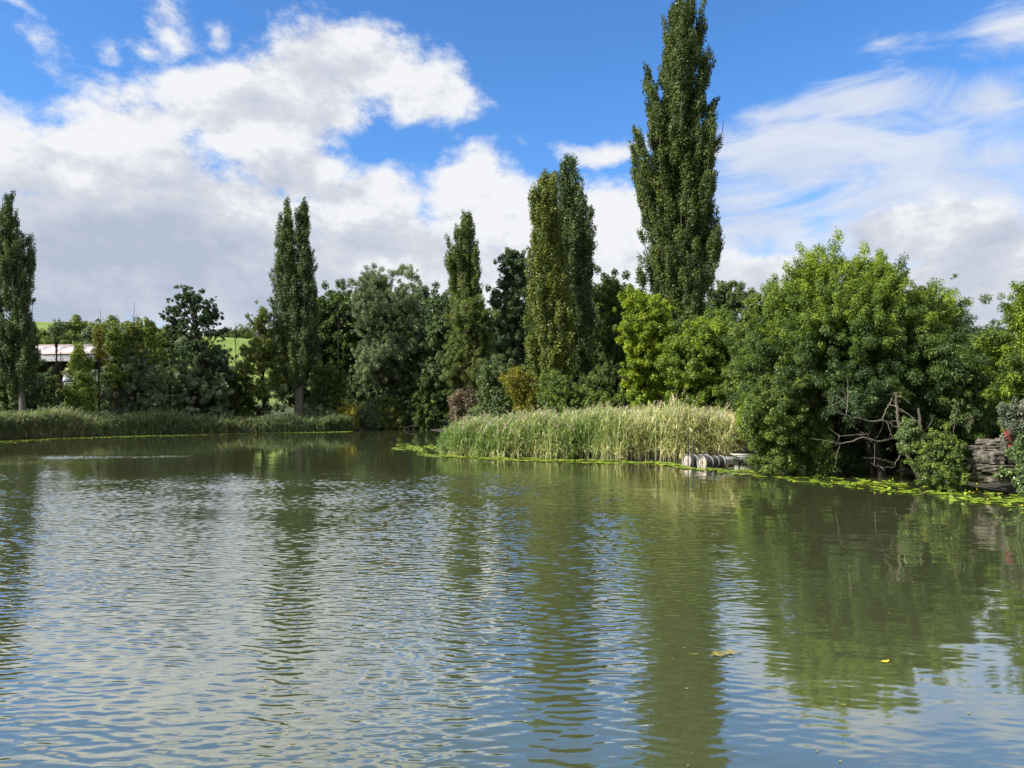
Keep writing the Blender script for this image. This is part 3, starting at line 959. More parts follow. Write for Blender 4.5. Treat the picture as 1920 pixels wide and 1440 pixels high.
# --- bushes in front of the trees, left to right
BUSH = [
    ('low dark thicket under the leaning poplar at the left edge', [(688, -30, 30), (712, -40, 100), (745, -40, 122), (785, -40, 120)], 73, 'dark', .7, 61, 60000, .9),
    ('olive bush at the left edge behind the dark thicket', [(668, -30, 10), (690, -40, 40), (720, -40, 80), (770, -40, 90)], 80, 'olive', .3, 62, 30000, .9),
    ('light yellow-green young willow in front of the white bales', [(645, 142, 156), (680, 132, 166), (720, 128, 174), (770, 118, 188)], 74, 'mid', .95, 63, 13000, .5),
    ('grey-green sallow left of the alder', [(665, 215, 290), (700, 200, 310), (740, 190, 320), (785, 190, 320)], 77, 'sallow', .45, 64, 48000, .8),
    ('broad grey-green sallow below the alder', [(700, 290, 400), (725, 272, 430), (755, 265, 435), (785, 262, 438)], 78, 'sallow', .55, 65, 60000, .8),
    ('green shrub at the foot of the olive-yellow tree', [(700, 425, 470), (740, 420, 480), (785, 420, 530)], 88, 'mid', .45, 66, 26000, .7),
    ('mixed olive shrub right of the bare poplar trunk', [(675, 590, 610), (710, 582, 640), (750, 580, 650), (785, 580, 650)], 90, 'olive', .15, 67, 26000, .8),
    ('round yellow-green bush at the waterline of the far bank', [(768, 640, 660), (780, 634, 670), (802, 632, 672)], 88, 'autumn', .25, 68, 9000, .5),
    ('dark bush left of the round yellow-green bush', [(775, 570, 600), (785, 560, 640), (803, 570, 640)], 87, 'sallow', .3, 69, 12000, .6),
    ('olive bush on the far bank under the silver willow', [(748, 715, 740), (765, 700, 752), (800, 698, 756)], 91, 'olive', .35, 70, 14000, .6),
    ('dark bush overhanging the water left of the reed point', [(715, 800, 830), (745, 765, 850), (780, 755, 850), (806, 762, 845)], 91, 'mid', .25, 71, 40000, .8),
    ('grey-brown thorny bush beside the slender poplar trunk', [(745, 855, 885), (765, 843, 890), (790, 845, 892)], 66, 'brownleaf', .5, 72, 9000, .5),
    ('golden-yellow autumn bush left of the yellow-green poplar', [(700, 958, 985), (725, 948, 1000), (752, 968, 1015), (778, 975, 1015)], 52, 'autumn', .15, 73, 15000, .45),
    ('green bush at the foot of the two touching poplars', [(712, 1010, 1050), (735, 1005, 1110), (760, 1010, 1150), (785, 1010, 1180)], 51, 'mid', .6, 74, 40000, .6),
    ('olive bush between the touching poplars and the maple', [(700, 1120, 1165), (735, 1100, 1185), (780, 1100, 1190)], 53, 'olive', .1, 75, 26000, .6),
    ('pale green bush at the right end of the reeds', [(715, 1400, 1440), (750, 1390, 1450), (800, 1395, 1450), (845, 1410, 1440)], 36, 'bush', .6, 76, 42000, .45),
    ('dark leafy bush behind the foot of the slender poplar', [(690, 900, 960), (730, 895, 985), (785, 895, 985)], 62, 'dark', .8, 77, 30000, .8),
    ('grey-green bush behind the sallows at left', [(650, 215, 260), (680, 205, 300), (730, 200, 310), (790, 200, 310)], 90, 'sallow', .6, 86, 30000, .9),
    ('mid-green bush seen between young poplar and alder', [(640, 280, 310), (670, 262, 350), (730, 262, 360), (790, 262, 360)], 88, 'mid', .6, 87, 34000, .9),
    ('dark green bush behind the trunks of the alder', [(668, 340, 380), (690, 330, 410), (740, 330, 425), (790, 330, 425)], 86, 'alder', .8, 88, 30000, .9),
    ('pale bush under the bright meadow, left of the olive-yellow tree', [(712, 400, 440), (735, 392, 470), (790, 392, 480)], 90, 'mid', .8, 89, 24000, .8),
    ('olive bush hiding the foot of the barn', [(722, 0, 60), (735, -20, 110), (760, -20, 120), (800, -20, 120)], 92, 'olive', .5, 90, 26000, .9),
    ('mixed green bush under the pale bales', [(738, 110, 180), (750, 100, 230), (800, 100, 230)], 90, 'mid', .5, 91, 26000, .8),
    ('low dull green bush by the water, between the round yellow-green bush and the olive one', [(775, 670, 700), (785, 666, 706), (804, 666, 706)], 90, 'sallow', .1, 92, 9000, .5),
    ('low bush drooping over the water behind the driftwood snag', [(778, 745, 785), (790, 740, 800), (806, 740, 800)], 93, 'sallow', .05, 93, 12000, .5),
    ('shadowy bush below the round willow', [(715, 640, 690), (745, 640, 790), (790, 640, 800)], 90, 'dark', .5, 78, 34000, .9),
]
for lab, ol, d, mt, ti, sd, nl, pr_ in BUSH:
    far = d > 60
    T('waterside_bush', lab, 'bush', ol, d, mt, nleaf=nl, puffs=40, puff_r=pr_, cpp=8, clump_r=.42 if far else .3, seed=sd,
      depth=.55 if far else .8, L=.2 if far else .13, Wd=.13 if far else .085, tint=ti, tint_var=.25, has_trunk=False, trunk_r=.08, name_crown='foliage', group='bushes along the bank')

# thin young trees at left
YOUNG = [
    ('young aspen with a light green spire left of the alder', [(600, 275, 284), (640, 266, 300), (680, 262, 305), (720, 262, 305)], 72, 'mid', .95, 81, 16000),
    ('slim young poplar topped by bare twigs', [(588, 246, 258), (615, 240, 262), (650, 236, 268), (700, 232, 275)], 70, 'olive', .45, 82, 11000),
    ('thin yellowish tree on a dark bare stem beside the barn', [(608, 180, 192), (640, 176, 196), (672, 174, 200)], 66, 'autumn', .1, 83, 1500),
    ('leafy young tree right of the thin dark stem', [(622, 208, 222), (650, 203, 235), (690, 200, 240), (730, 200, 245)], 73, 'mid', .8, 84, 15000),
    ('small dark round-topped tree beside the leaning poplar', [(606, 99, 112), (625, 97, 115), (640, 99, 113)], 90, 'dark', .9, 85, 2600),
]
for lab, ol, d, mt, ti, sd, nl in YOUNG:
    T('young_tree', lab, 'tree', ol, d, mt, nleaf=nl, puffs=26, puff_r=.5, cpp=6, clump_r=.32, seed=sd, L=.19, Wd=.12, tint=ti, trunk_r=.11,
      bark='bark_dark', trunk_top=.97, stretch=1.6, upness=.3)

# bare saplings
for lab, px, py, d, sd in [('leafless twig sapling sticking up above the young poplar', 251, 566, 71, 1), ('thin dead stem standing right of the thin yellowish tree', 188, 580, 66.5, 2),
                           ('dead slanting branches right of the alder', 442, 606, 76, 3), ('bare twigs above the dark ragged tree', 634, 540, 88, 4),
                           ('bare forked sapling in front of the barn', 104, 648, 66, 5), ('second bare sapling in front of the barn doorway', 113, 655, 66, 6)]:
    r = np.random.default_rng(900 + sd)
    d = d + (9 if px < 500 else 3)
    top = P(px, py, d)
    bz = float(ground_z(np.array([top[0]]), np.array([float(d)]))[0])
    root = empty('bare_sapling', (float(top[0]), d, bz), lab, 'sapling')
    b = np.array([top[0], d, bz - .2])
    c = curve(b, (b + top) / 2 + np.array([.1, 0, 0]), top, 9, .04, r)
    mesh_obj('stem', *tubes([(c, np.linspace(.09, .012, 9))], 6), M['bark_dark'], root)
    tw_ = []
    for i in range(16):
        k = r.uniform(.45, .95)
        s = np.array([np.interp(k, np.linspace(0, 1, 9), c[:, j]) for j in range(3)])
        a = r.uniform(0, 6.28)
        l_ = (1.1 - k) * 3.0 * r.uniform(.5, 1)
        e = s + np.array([math.cos(a) * .45, math.sin(a) * .45, 1]) * l_
        tw_.append((curve(s, (s + e) / 2 + np.array([math.cos(a), math.sin(a), 0]) * .12, e, 5, .02, r), np.linspace(.03, .01, 5)))
    mesh_obj('twigs', *tubes(tw_, 4), M['bark_dark'], root)

ORD = ['first', 'second', 'third', 'fourth', 'fifth', 'sixth', 'seventh', 'eighth', 'ninth', 'tenth', 'eleventh', 'twelfth', 'thirteenth',
       'fourteenth', 'fifteenth', 'sixteenth', 'seventeenth', 'eighteenth', 'nineteenth', 'twentieth', 'twenty-first', 'twenty-second',
       'twenty-third', 'twenty-fourth', 'twenty-fifth', 'twenty-sixth']
# --- woodland further back so no sky shows between the trunks
rb = np.random.default_rng(5)
BACK = [(560, 100, 600, 560), (625, 102, 565, 90), (700, 104, 560, 100), (775, 104, 560, 100), (850, 96, 575, 90), (920, 90, 590, 80),
        (990, 86, 560, 90), (1075, 82, 560, 90), (1160, 78, 560, 90), (1240, 76, 560, 90), (1330, 72, 575, 90), (1420, 66, 590, 100),
        (1500, 60, 600, 100), (1600, 56, 600, 110), (1720, 52, 600, 120), (1840, 50, 640, 120), (1940, 46, 640, 110)]
seen_at = ['behind the twin poplar', 'behind the dark ragged tree', 'behind the left half of the round willow', 'behind the right half of the round willow',
           'behind the slender poplar', 'behind the ragged tiered tree', 'behind the yellow-green poplar', 'behind the rear touching poplar',
           'behind the dark rounded tree', 'behind the giant poplar', 'behind the spreading light green tree', 'behind the huge bush, at its left shoulder',
           'behind the huge bush, left of its top', 'behind the middle of the huge bush', 'behind the right half of the huge bush', 'behind the dull green thicket', 'behind the tree at the right edge']
protos = {}
for i, (px, d, ytop, wpx) in enumerate(BACK):
    wpx = 100 if i == 0 else wpx
    k = i % 3
    if k not in protos:
        h_ = 9.0
        # a model woodland tree at the origin depth, scaled for each copy
        t_ = T('backdrop_tree', '', 'tree', [(600, px - 30, px + 30), (640, px - 48, px + 48), (700, px - 52, px + 52), (765, px - 46, px + 46)], d, 'dark' if k != 1 else 'mid',
               nleaf=34000, puffs=44, puff_r=1.3, cpp=8, clump_r=.55, seed=100 + i, L=.28, Wd=.2, tint=.25, px_base=px)
        z0 = t_.location.z
        protos[k] = (t_, P(px, 600, d)[2] - z0)
        o = t_
    else:
        src = protos[k][0]
        o = src.copy()
        C.objects.link(o)
        for ch in src.children:
            c2 = ch.copy()
            C.objects.link(c2)
            c2.parent = o
    x = P(px, 700, d)[0]
    gz = float(ground_z(np.array([x]), np.array([float(d)]))[0])
    want = P(px, ytop, d)[2] - gz
    s = want / protos[k][1]
    o.location = (x, d, gz)
    o.scale = (s, s, s)
    o.rotation_euler = (0, 0, rb.uniform(0, 6.28) if i > 2 else 0)
    tag(o, 'shaded woodland tree ' + seen_at[i], 'tree', 'woodland row behind the bank')

# --- hillside trees far left, hedge, conifers on the right skyline
hp = {}
SPOT = [(78, 622, 235), (95, 640, 220), (112, 612, 240), (132, 628, 225), (150, 606, 245), (168, 622, 232), (186, 612, 240), (205, 607, 246), (224, 618, 236),
        (240, 610, 240), (258, 622, 230), (276, 615, 240), (62, 628, 230), (48, 622, 240), (20, 625, 235), (300, 622, 236), (325, 626, 236), (350, 632, 230), (378, 640, 225), (118, 650, 205),
        (160, 648, 205), (200, 645, 208), (235, 648, 206), (85, 655, 205), (400, 650, 215)]
for i, (px, py, d) in enumerate(SPOT):
    k = i % 3
    x = P(px, 640, d)[0]
    gz = float(ground_z(np.array([x]), np.array([float(d)]))[0])
    want = P(px, py, d)[2] - gz
    if k not in hp:
        t_ = T('hillside_tree', '', 'tree', [(py, px - 8, px + 8), (py + 12, px - 15, px + 15), (py + 30, px - 17, px + 17), (py + 44, px - 14, px + 14)], d,
               ['mid', 'olive', 'sallow'][k], nleaf=5000, puffs=22, puff_r=1.3, cpp=6, clump_r=.7, seed=140 + i, L=.5, Wd=.38, tint=.55, trunk_r=.2, px_base=px)
        hp[k] = (t_, P(px, py, d)[2] - t_.location.z)
        o = t_
    else:
        src = hp[k][0]
        o = src.copy()
        C.objects.link(o)
        for ch in src.children:
            c2 = ch.copy()
            C.objects.link(c2)
            c2.parent = o
    s = max(.5, want / hp[k][1])
    o.location = (x, d, gz)
    o.scale = (s * 1.1, s * 1.1, s)
    if i > 2: o.rotation_euler = (0, 0, rb.uniform(0, 6.28))
    rank = sorted(q_[0] for q_ in SPOT).index(px)
    tag(o, ORD[rank] + ' tree from the left in the band of small trees above the barn', 'tree', 'hillside trees above the barn')
for k in range(2):
    pass
T('hilltop_hedge', 'dark hedge on the skyline above the bright meadow', 'hedge', [(623, 425, 470), (630, 408, 480), (640, 405, 482)], 372, 'dark',
  nleaf=9000, puffs=50, puff_r=1.6, cpp=6, clump_r=.9, seed=160, L=.7, Wd=.5, has_trunk=False, depth=.2, trunk_r=.1, name_crown='foliage', tint=.9)
sp0 = None
for i, (px, py) in enumerate([(1812, 614), (1822, 611), (1830, 607), (1838, 609), (1848, 604), (1858, 608), (1868, 606), (1880, 609), (1895, 606)]):
    d = 370
    x = P(px, 640, d)[0]
    gz = float(ground_z(np.array([x]), np.array([float(d)]))[0])
    want = P(px, py, d)[2] - gz
    if sp0 is None:
        sp0 = T('spruce_tree', '', 'tree', [(py, px - 1, px + 1), (py + 12, px - 5, px + 5), (py + 30, px - 8, px + 8), (py + 40, px - 9, px + 9)], d, 'dark', nleaf=2500,
                puffs=30, puff_r=.9, cpp=5, clump_r=.6, seed=170, L=.6, Wd=.4, trunk_r=.15, px_base=px)
        sh = P(px, py, d)[2] - sp0.location.z
        o = sp0
    else:
        o = sp0.copy()
        C.objects.link(o)
        for ch in sp0.children:
            c2 = ch.copy()
            C.objects.link(c2)
            c2.parent = o
    s = want / sh
    o.location = (x, d, gz)
    o.scale = (max(.8, s), max(.8, s), s)
    tag(o, ORD[i] + ' spruce from the left on the skyline right of the huge bush', 'tree', 'spruces on the right skyline')

# ------------------------------------------------------------------ reeds


def reeds(name, label, pts_fn, n, hfun, mat, seed, plume=.35, blades=7, bw=.03, tintf=None, lean=.12):
    r = np.random.default_rng(seed)
    p = pts_fn(r, n)
    n = len(p)
    gz = np.maximum(ground_z(p[:, 0], p[:, 1]), -.25)
    H = (hfun(p) - np.maximum(gz, 0) * .9) * np.clip(r.normal(.93, .15, n), .45, 1.3)
    H = H * (1 + .13 * np.sin(p[:, 0] * 2.3 + 2 * np.sin(p[:, 1] * 1.1)) * np.sin(p[:, 1] * 1.9 + p[:, 0] * .7))
    base = np.column_stack([p, gz])
    ang = r.normal(.2, .9, n)
    la = np.abs(r.normal(lean, .12, n)) + (r.random(n) < .1) * r.uniform(.2, .7, n)
    tipoff = np.column_stack([np.cos(ang) * la, np.sin(ang) * la, np.ones(n)]) * H[:, None]
    tb = (tintf(p) if tintf else np.full(n, .45)) + r.normal(0, .18, n)
    Vs, Fs, Ts = [], [], []
    off = 0

    def strip(c, side, w, t):
        """c (m,k,3) centre lines; w (k) half widths"""
        nonlocal off
        m, k = c.shape[:2]
        a = c + side[:, None] * w[None, :, None]
        b = c - side[:, None] * w[None, :, None]
        V = np.stack([a, b], 2).reshape(m, -1, 3)
        i = (np.arange(m) * 2 * k)[:, None] + (np.arange(k - 1) * 2)[None]
        F = np.stack([i, i + 1, i + 3, i + 2], -1).reshape(-1, 4) + off
        off += m * 2 * k
        Vs.append(V.reshape(-1, 3))
        Fs.append(F)
        Ts.append(np.repeat(t, 2 * k))
    tt = np.array([0, .35, .7, 1.0])
    c = base[:, None] + tipoff[:, None] * tt[None, :, None] ** np.array([1.6, 1.6, 1.0])
    c[..., 2] = base[:, None, 2] + H[:, None] * tt
    side = nrm(np.column_stack([r.normal(1, .4, n), r.normal(0, .5, n), np.zeros(n)]))
    strip(c, side, np.array([.009, .008, .007, .004]), np.clip(tb + .25, 0, 1))
    for b in range(blades):
        k = r.uniform(.12, .95, n)
        s = np.stack([np.array([0.] * n)] * 3, 1)
        for j in range(3):
            s[:, j] = base[:, j] + tipoff[:, j] * (k ** 1.6 if j < 2 else k)
        a = r.uniform(0, 6.283, n)
        Lb = r.uniform(.4, .85, n)
        dirh = np.column_stack([np.cos(a) + .35, np.sin(a), np.zeros(n)]) * r.uniform(.5, 1.5, n)[:, None]
        up = r.uniform(.5, 1.25, n)[:, None] * np.array([0, 0, 1])
        u = np.array([0, .4, .75, 1.0])
        cur = s[:, None] + (dirh[:, None] * (u ** 1.3 * .75)[None, :, None] + up[:, None] * (u * .95)[None, :, None]
                            - np.array([0, 0, 1]) * (u ** 3 * .75)[None, :, None] * r.uniform(.2, 1.4, n)[:, None, None]) * Lb[:, None, None]
        sd2 = nrm(np.cross(dirh, np.array([0, 0, 1.])) + r.normal(0, .3, (n, 3)))
        tl = tb + r.normal(0, .18, n) + .30 * (k < .3)
        strip(cur, sd2, bw * np.array([.35, .5, .35, .03]), np.clip(tl, 0, 1))
    V, F, Tn = np.concatenate(Vs), np.concatenate(Fs), np.concatenate(Ts)
    ctr = p.mean(0)
    root = empty(name, (float(ctr[0]), float(ctr[1]), 0.0))
    tag(root, label, 'reeds', kind='stuff')
    mesh_obj('stalks', V, F, M[mat], root, tint=Tn)
    if plume:
        sel = r.random(n) < plume
        m = int(sel.sum())
        tip = (base + tipoff)[sel]
        k = 16
        idx = np.repeat(np.arange(m), k)
        hh = r.random(m * k)
        pos = tip[idx] + np.column_stack([r.normal(.03, .03, m * k) + .10 * hh, r.normal(0, .03, m * k), hh * .32 - .08])
        ax = nrm(np.column_stack([.6 + r.normal(0, .4, m * k), r.normal(0, .4, m * k), .5 + r.normal(0, .4, m * k)]))
        no = nrm(r.normal(size=(m * k, 3)))
        V, F, t = leaf_mesh(pos, nrm(ax - no * (ax * no).sum(1, keepdims=True)), no, .12, .035, r.random(m * k))
        mesh_obj('plumes', V, F, M['plume'], root, tint=t)
    return root


FR = np.array([Wp(836, 850), Wp(860, 853), Wp(900, 856), Wp(1000, 858.5), Wp(1100, 861), Wp(1200, 863), Wp(1290, 864), Wp(1345, 864), Wp(1376, 862)])


def pen_pts(r, n):
    t = r.random(n) * (len(FR) - 1)
    i = t.astype(int)
    f = FR[i] + (FR[i + 1] - FR[i]) * (t - i)[:, None]
    dep = r.random(n) ** 1.3 * np.interp(t, [0, 1, 2, 8], [2.5, 5, 7, 7])
    o = np.column_stack([f[:, 0] + dep * f[:, 0] / f[:, 1] + r.normal(0, .15, n) + dep * .05, f[:, 1] + dep + r.normal(0, .22, n) + .25 * np.sin(f[:, 0] * 2.1)])
    return o


def pen_h(p):
    px = p[:, 0] / p[:, 1] * FPX + 960
    return np.interp(px, [830, 850, 900, 1000, 1100, 1250, 1330, 1370], [.9, 1.3, 1.7, 1.95, 2.1, 2.25, 2.15, 1.75]) + .12 * np.sin(p[:, 0] * 1.7)


reeds('reed_bed', 'tall sunlit reeds with pale feathery plumes on the point in mid-water', pen_pts, 9000, pen_h, 'reed', 201,
      plume=.22, blades=13, bw=.038, tintf=lambda p: .34 + .16 * np.sin(p[:, 0] * 1.1 + 1) * np.sin(p[:, 1] * .8) + .04 * (p[:, 0] - 3))

LFT = np.array([Wp(-60, 829), Wp(0, 825), Wp(60, 822.5), Wp(120, 820.5), Wp(300, 815.5), Wp(450, 811.5), Wp(600, 809.5), Wp(660, 807.5)])


def left_pts(r, n):
    t = r.random(n) * (len(LFT) - 1)
    i = t.astype(int)
    f = LFT[i] + (LFT[i + 1] - LFT[i]) * (t - i)[:, None]
    dep = r.random(n) ** 1.2 * 4.2
    return np.column_stack([f[:, 0] - dep * .25 + r.normal(0, .15, n), f[:, 1] + dep + r.normal(0, .2, n)])


def left_h(p):
    px = p[:, 0] / p[:, 1] * FPX + 960
    return np.interp(px, [-50, 100, 250, 450, 560, 660], [2.0, 1.95, 1.85, 1.6, 1.45, 1.2]) + .22 * np.sin(p[:, 0] * .9 + 1.5 * np.sin(p[:, 0] * .31))


reeds('reed_bed', 'darker green reeds lining the left and far shore', left_pts, 11000, left_h, 'reed_green', 202, plume=0, blades=6,
      bw=.055, tintf=lambda p: .45 + .15 * np.sin(p[:, 0] * .6) + .012 * (-p[:, 0] - 25), lean=.06)

# ------------------------------------------------------------------ water lilies
UP = np.array([(745, 833), (800, 829), (838, 846), (900, 856), (1000, 859), (1250, 866), (1290, 875), (1400, 882), (1500, 890), (1600, 897), (1700, 907), (1800, 919), (1935, 932)], float)
LO = np.array([(745, 844), (800, 857), (838, 858), (900, 861), (1000, 866), (1250, 873), (1290, 882), (1400, 892), (1500, 904), (1600, 916), (1700, 928), (1800, 941), (1935, 957)], float)


def strip_pts(r, n, a, b):
    px = r.uniform(a, b, n)
    s = r.random(n)
    # bands of pads
    nb = np.sin(px * .045 + s * 9) + np.sin(px * .11 - s * 5)
    keep = nb + r.normal(0, .6, n) > .05
    px, s = px[keep], s[keep]
    yu = np.interp(px, UP[:, 0], UP[:, 1])
    yl = np.interp(px, LO[:, 0], LO[:, 1])
    py = yu + (yl - yu) * s
    return np.array([Wp(a_, b_) for a_, b_ in zip(px, py)]), px


def pad_verts(r, rad, tilt, k=14):
    th = np.linspace(.22, 2 * math.pi - .22, k)
    rr = rad * (1 + .05 * np.sin(th * 3 + r.uniform(0, 6)))
    rim = np.column_stack([rr * np.cos(th), rr * .86 * np.sin(th), .012 * np.sin(th * 2 + r.uniform(0, 6)) * (rad / .15)])
    V = np.vstack([[0, 0, 0], rim])
    F = np.array([[0, i, i + 1] for i in range(1, k)])
    a = r.uniform(0, 6.28)
    c, s = math.cos(a), math.sin(a)
    V = V @ np.array([[c, s, 0], [-s, c, 0], [0, 0, 1]])
    V[:, 2] += V[:, 0] * tilt
    return V, F


rp = np.random.default_rng(301)
pads_mesh = []
for i in range(10):
    V, F = pad_verts(rp, .15, rp.normal(0, .05))
    me_o = mesh_obj('lily_pad', V, F, M['pad'], None, tint=np.full(len(V), np.clip(rp.normal(.5, .3), 0, 1)))
    pads_mesh.append(me_o.data)
    bpy.data.objects.remove(me_o)
pp, ppx = strip_pts(rp, 1000, 1270, 1935)
order = np.argsort(pp[:, 1])
sel = order[:290]
for j, i in enumerate(sel):
    o = bpy.data.objects.new('lily_pad', pads_mesh[rp.integers(10)])
    C.objects.link(o)
    up = rp.random() < .12
    s = rp.uniform(.65, 1.25) * (.55 if up else 1)
    o.location = (pp[i][0], pp[i][1], .02 + rp.random() * .012 + (.06 if up else 0))
    o.rotation_euler = (rp.normal(0, .5) if up else 0, rp.normal(0, .5) if up else 0, rp.uniform(0, 6.28))
    o.scale = (s, s, s)
    tag(o, 'floating yellow-green lily pad in the band along the right bank', 'lily pad', 'lily pads along the right bank')


def pad_mass(name, label, pts, rad, r, tint=.5):
    Vs, Fs, Ts, off = [], [], [], 0
    for p in pts:
        V, F = pad_verts(r, rad * r.uniform(.6, 1.3), r.normal(0, .03), 9)
        V = V + np.array([p[0], p[1], .018 + r.random() * .014])
        Vs.append(V)
        Fs.append(F + off)
        off += len(V)
        Ts.append(np.full(len(V), np.clip(r.normal(tint, .25), 0, 1)))
    o = mesh_obj(name, np.concatenate(Vs), np.concatenate(Fs), M['pad'], None, tint=np.concatenate(Ts), loc=(pts[0][0], pts[0][1], 0))
    tag(o, label, 'lily pads', kind='stuff')


rest = [pp[i] for i in order[290:]]
p2, _ = strip_pts(rp, 1500, 745, 1290)
p2b, _ = strip_pts(rp, 420, 740, 845)
p2 = np.concatenate([p2, p2b])
pad_mass('lily_pads', 'far band of floating lily pads fringing the reed point', list(p2) + rest, .16, rp)
p3 = []
for px in rp.uniform(-60, 660, 1400):
    y0 = np.interp(px, [-60, 0, 120, 300, 450, 600, 660], [830, 826, 821, 816, 812, 810, 808.5])
    w = 3.0 if px < 90 else 1.4
    p3.append(Wp(px, y0 + abs(rp.normal(0, w * .5)) + .3))
pad_mass('duckweed', 'thin yellow-green line of floating weed along the left shore', p3, .17, rp, .25)

# yellow lily flowers
fV, fF, off = [], [], 0
for k in range(5):
    a = k / 5 * 6.283
    d_ = np.array([math.cos(a), math.sin(a), 0])
    s_ = np.array([-math.sin(a), math.cos(a), 0])
    q_ = np.array([d_ * .012, d_ * .026 + s_ * .02 + [0, 0, .015], d_ * .022 + [0, 0, .042], d_ * .026 - s_ * .02 + [0, 0, .015]])
    fV.append(q_)
    fF.append(np.arange(4)[None] + off)
    off += 4
fV, fF = np.concatenate(fV), np.concatenate(fF)
proto_f = None
FL = [(1290, 879), (1347, 889), (1599, 911), (1674, 903), (1738, 907), (1733, 918), (1799, 911), (1832, 912), (1818, 927), (1852, 942), (1917, 954),
      (1873, 932), (1902, 911), (1640, 918), (1560, 906)]
for i, (px, py) in enumerate(FL):
    w = Wp(px, py)
    root = empty('lily_flower', (float(w[0]), float(w[1]), 0.0), ORD[sorted(FL).index((px, py))] + ' yellow water-lily flower from the left in the lily band by the right bank', 'flower', 'yellow water-lily flowers')
    if proto_f is None:
        st = mesh_obj('stalk', *tubes([(np.array([[0, 0, -.1], [0.01, 0, 0], [0, 0.01, .08]]), [.007] * 3)], 5), M['ivy'], None, tint=np.full(15, .8))
        bl = mesh_obj('bloom', fV + [0, 0, .08], fF, M['yellow'], None)
        proto_f = (st, bl)
        st.parent = root
        bl.parent = root
    else:
        for s_ in proto_f:
            c_ = s_.copy()
            C.objects.link(c_)
            c_.parent = root

# floating leaves near the camera
def fallen(px, py, rad, mat, label, seed, n=1, spread=.0):
    r = np.random.default_rng(seed)
    w = Wp(px, py)
    pos = np.column_stack([w[0] + r.normal(0, spread * 1.8, n), w[1] + r.normal(0, spread * .6, n), .006 + r.random(n) * .01])
    a = r.uniform(-.5, .5, n)
    ax = np.column_stack([np.cos(a), np.sin(a), 0 * a])
    no = nrm(np.column_stack([r.normal(0, .12, n), r.normal(0, .12, n), np.ones(n)]))
    th = np.linspace(0, 2 * math.pi, 14, endpoint=False)
    Vs, Fs = [], []
    for i in range(n):
        s = rad * r.uniform(.7, 1.2)
        sd_v = nrm(np.cross(no[i], ax[i]))
        u, v = np.cos(th), np.sin(th)
        w_ = v * .42 * (1 - .35 * u)
        V = pos[i] + s * (u[:, None] * ax[i] + w_[:, None] * sd_v) + np.outer(.12 * s * u ** 2, no[i])
        Vs.append(V)
        Fs.append(np.arange(14)[None] + 14 * i)
    o = mesh_obj('fallen_leaf' if n == 1 else 'floating_leaf_clump', np.concatenate(Vs), np.concatenate(Fs), M[mat], None, loc=(w[0], w[1], 0))
    tag(o, label, 'leaf' if n == 1 else 'leaf clump')


fallen(1660, 1241, .055, 'leaf_yellow', 'bright yellow leaf floating on the reflection of the huge bush', 1)
fallen(1352, 1226, .05, 'leaf_brown', 'olive-brown clump of leaves floating on the reflection of the giant poplar', 2, 16, .07)
fallen(1288, 1293, .025, 'leaf_brown', 'small brown leaf floating below the olive-brown clump', 3)
fallen(1582, 1324, .022, 'leaf_brown', 'tiny dark leaf on the sky reflection at lower right', 4)
rd = np.random.default_rng(55)
sV, sF, off = [], [], 0
for i in range(70):
    px, py = rd.uniform(200, 1900), 850 + 590 * rd.random() ** 1.3
    w = Wp(px, py)
    V, F = pad_verts(rd, rd.uniform(.006, .02), 0, 6)
    sV.append(V + [w[0], w[1], .012])
    sF.append(F + off)
    off += len(V)
tag(mesh_obj('floating_seeds', np.concatenate(sV), np.concatenate(sF), M['leaf_brown'], None, loc=(0, 12, 0)), 'tiny floating seeds and leaf scraps scattered on the water', 'debris', kind='stuff')
fallen(1424, 905, .06, 'leaf_yellow', 'yellow leaf fragment on the water near the gangway', 5)

# ------------------------------------------------------------------ kegs, gangway, poles


def lathe(prof, axis_o, axis_d, k=28):
    """prof [(t, r)] along axis"""
    axis_d = axis_d / np.linalg.norm(axis_d)
    a = nrm(np.cross(axis_d, np.array([0, 0, 1.0])))
    b = np.cross(axis_d, a)
    th = np.linspace(0, 2 * math.pi, k, endpoint=False)
    V = np.concatenate([axis_o + axis_d * t + r_ * (np.cos(th)[:, None] * a + np.sin(th)[:, None] * b) for t, r_ in prof])
    n = len(prof)
    i = np.arange(n - 1)[:, None] * k
    j = np.arange(k)[None]
    F = np.stack([i + j, i + (j + 1) % k, i + k + (j + 1) % k, i + k + j], -1).reshape(-1, 4)
    return V, F


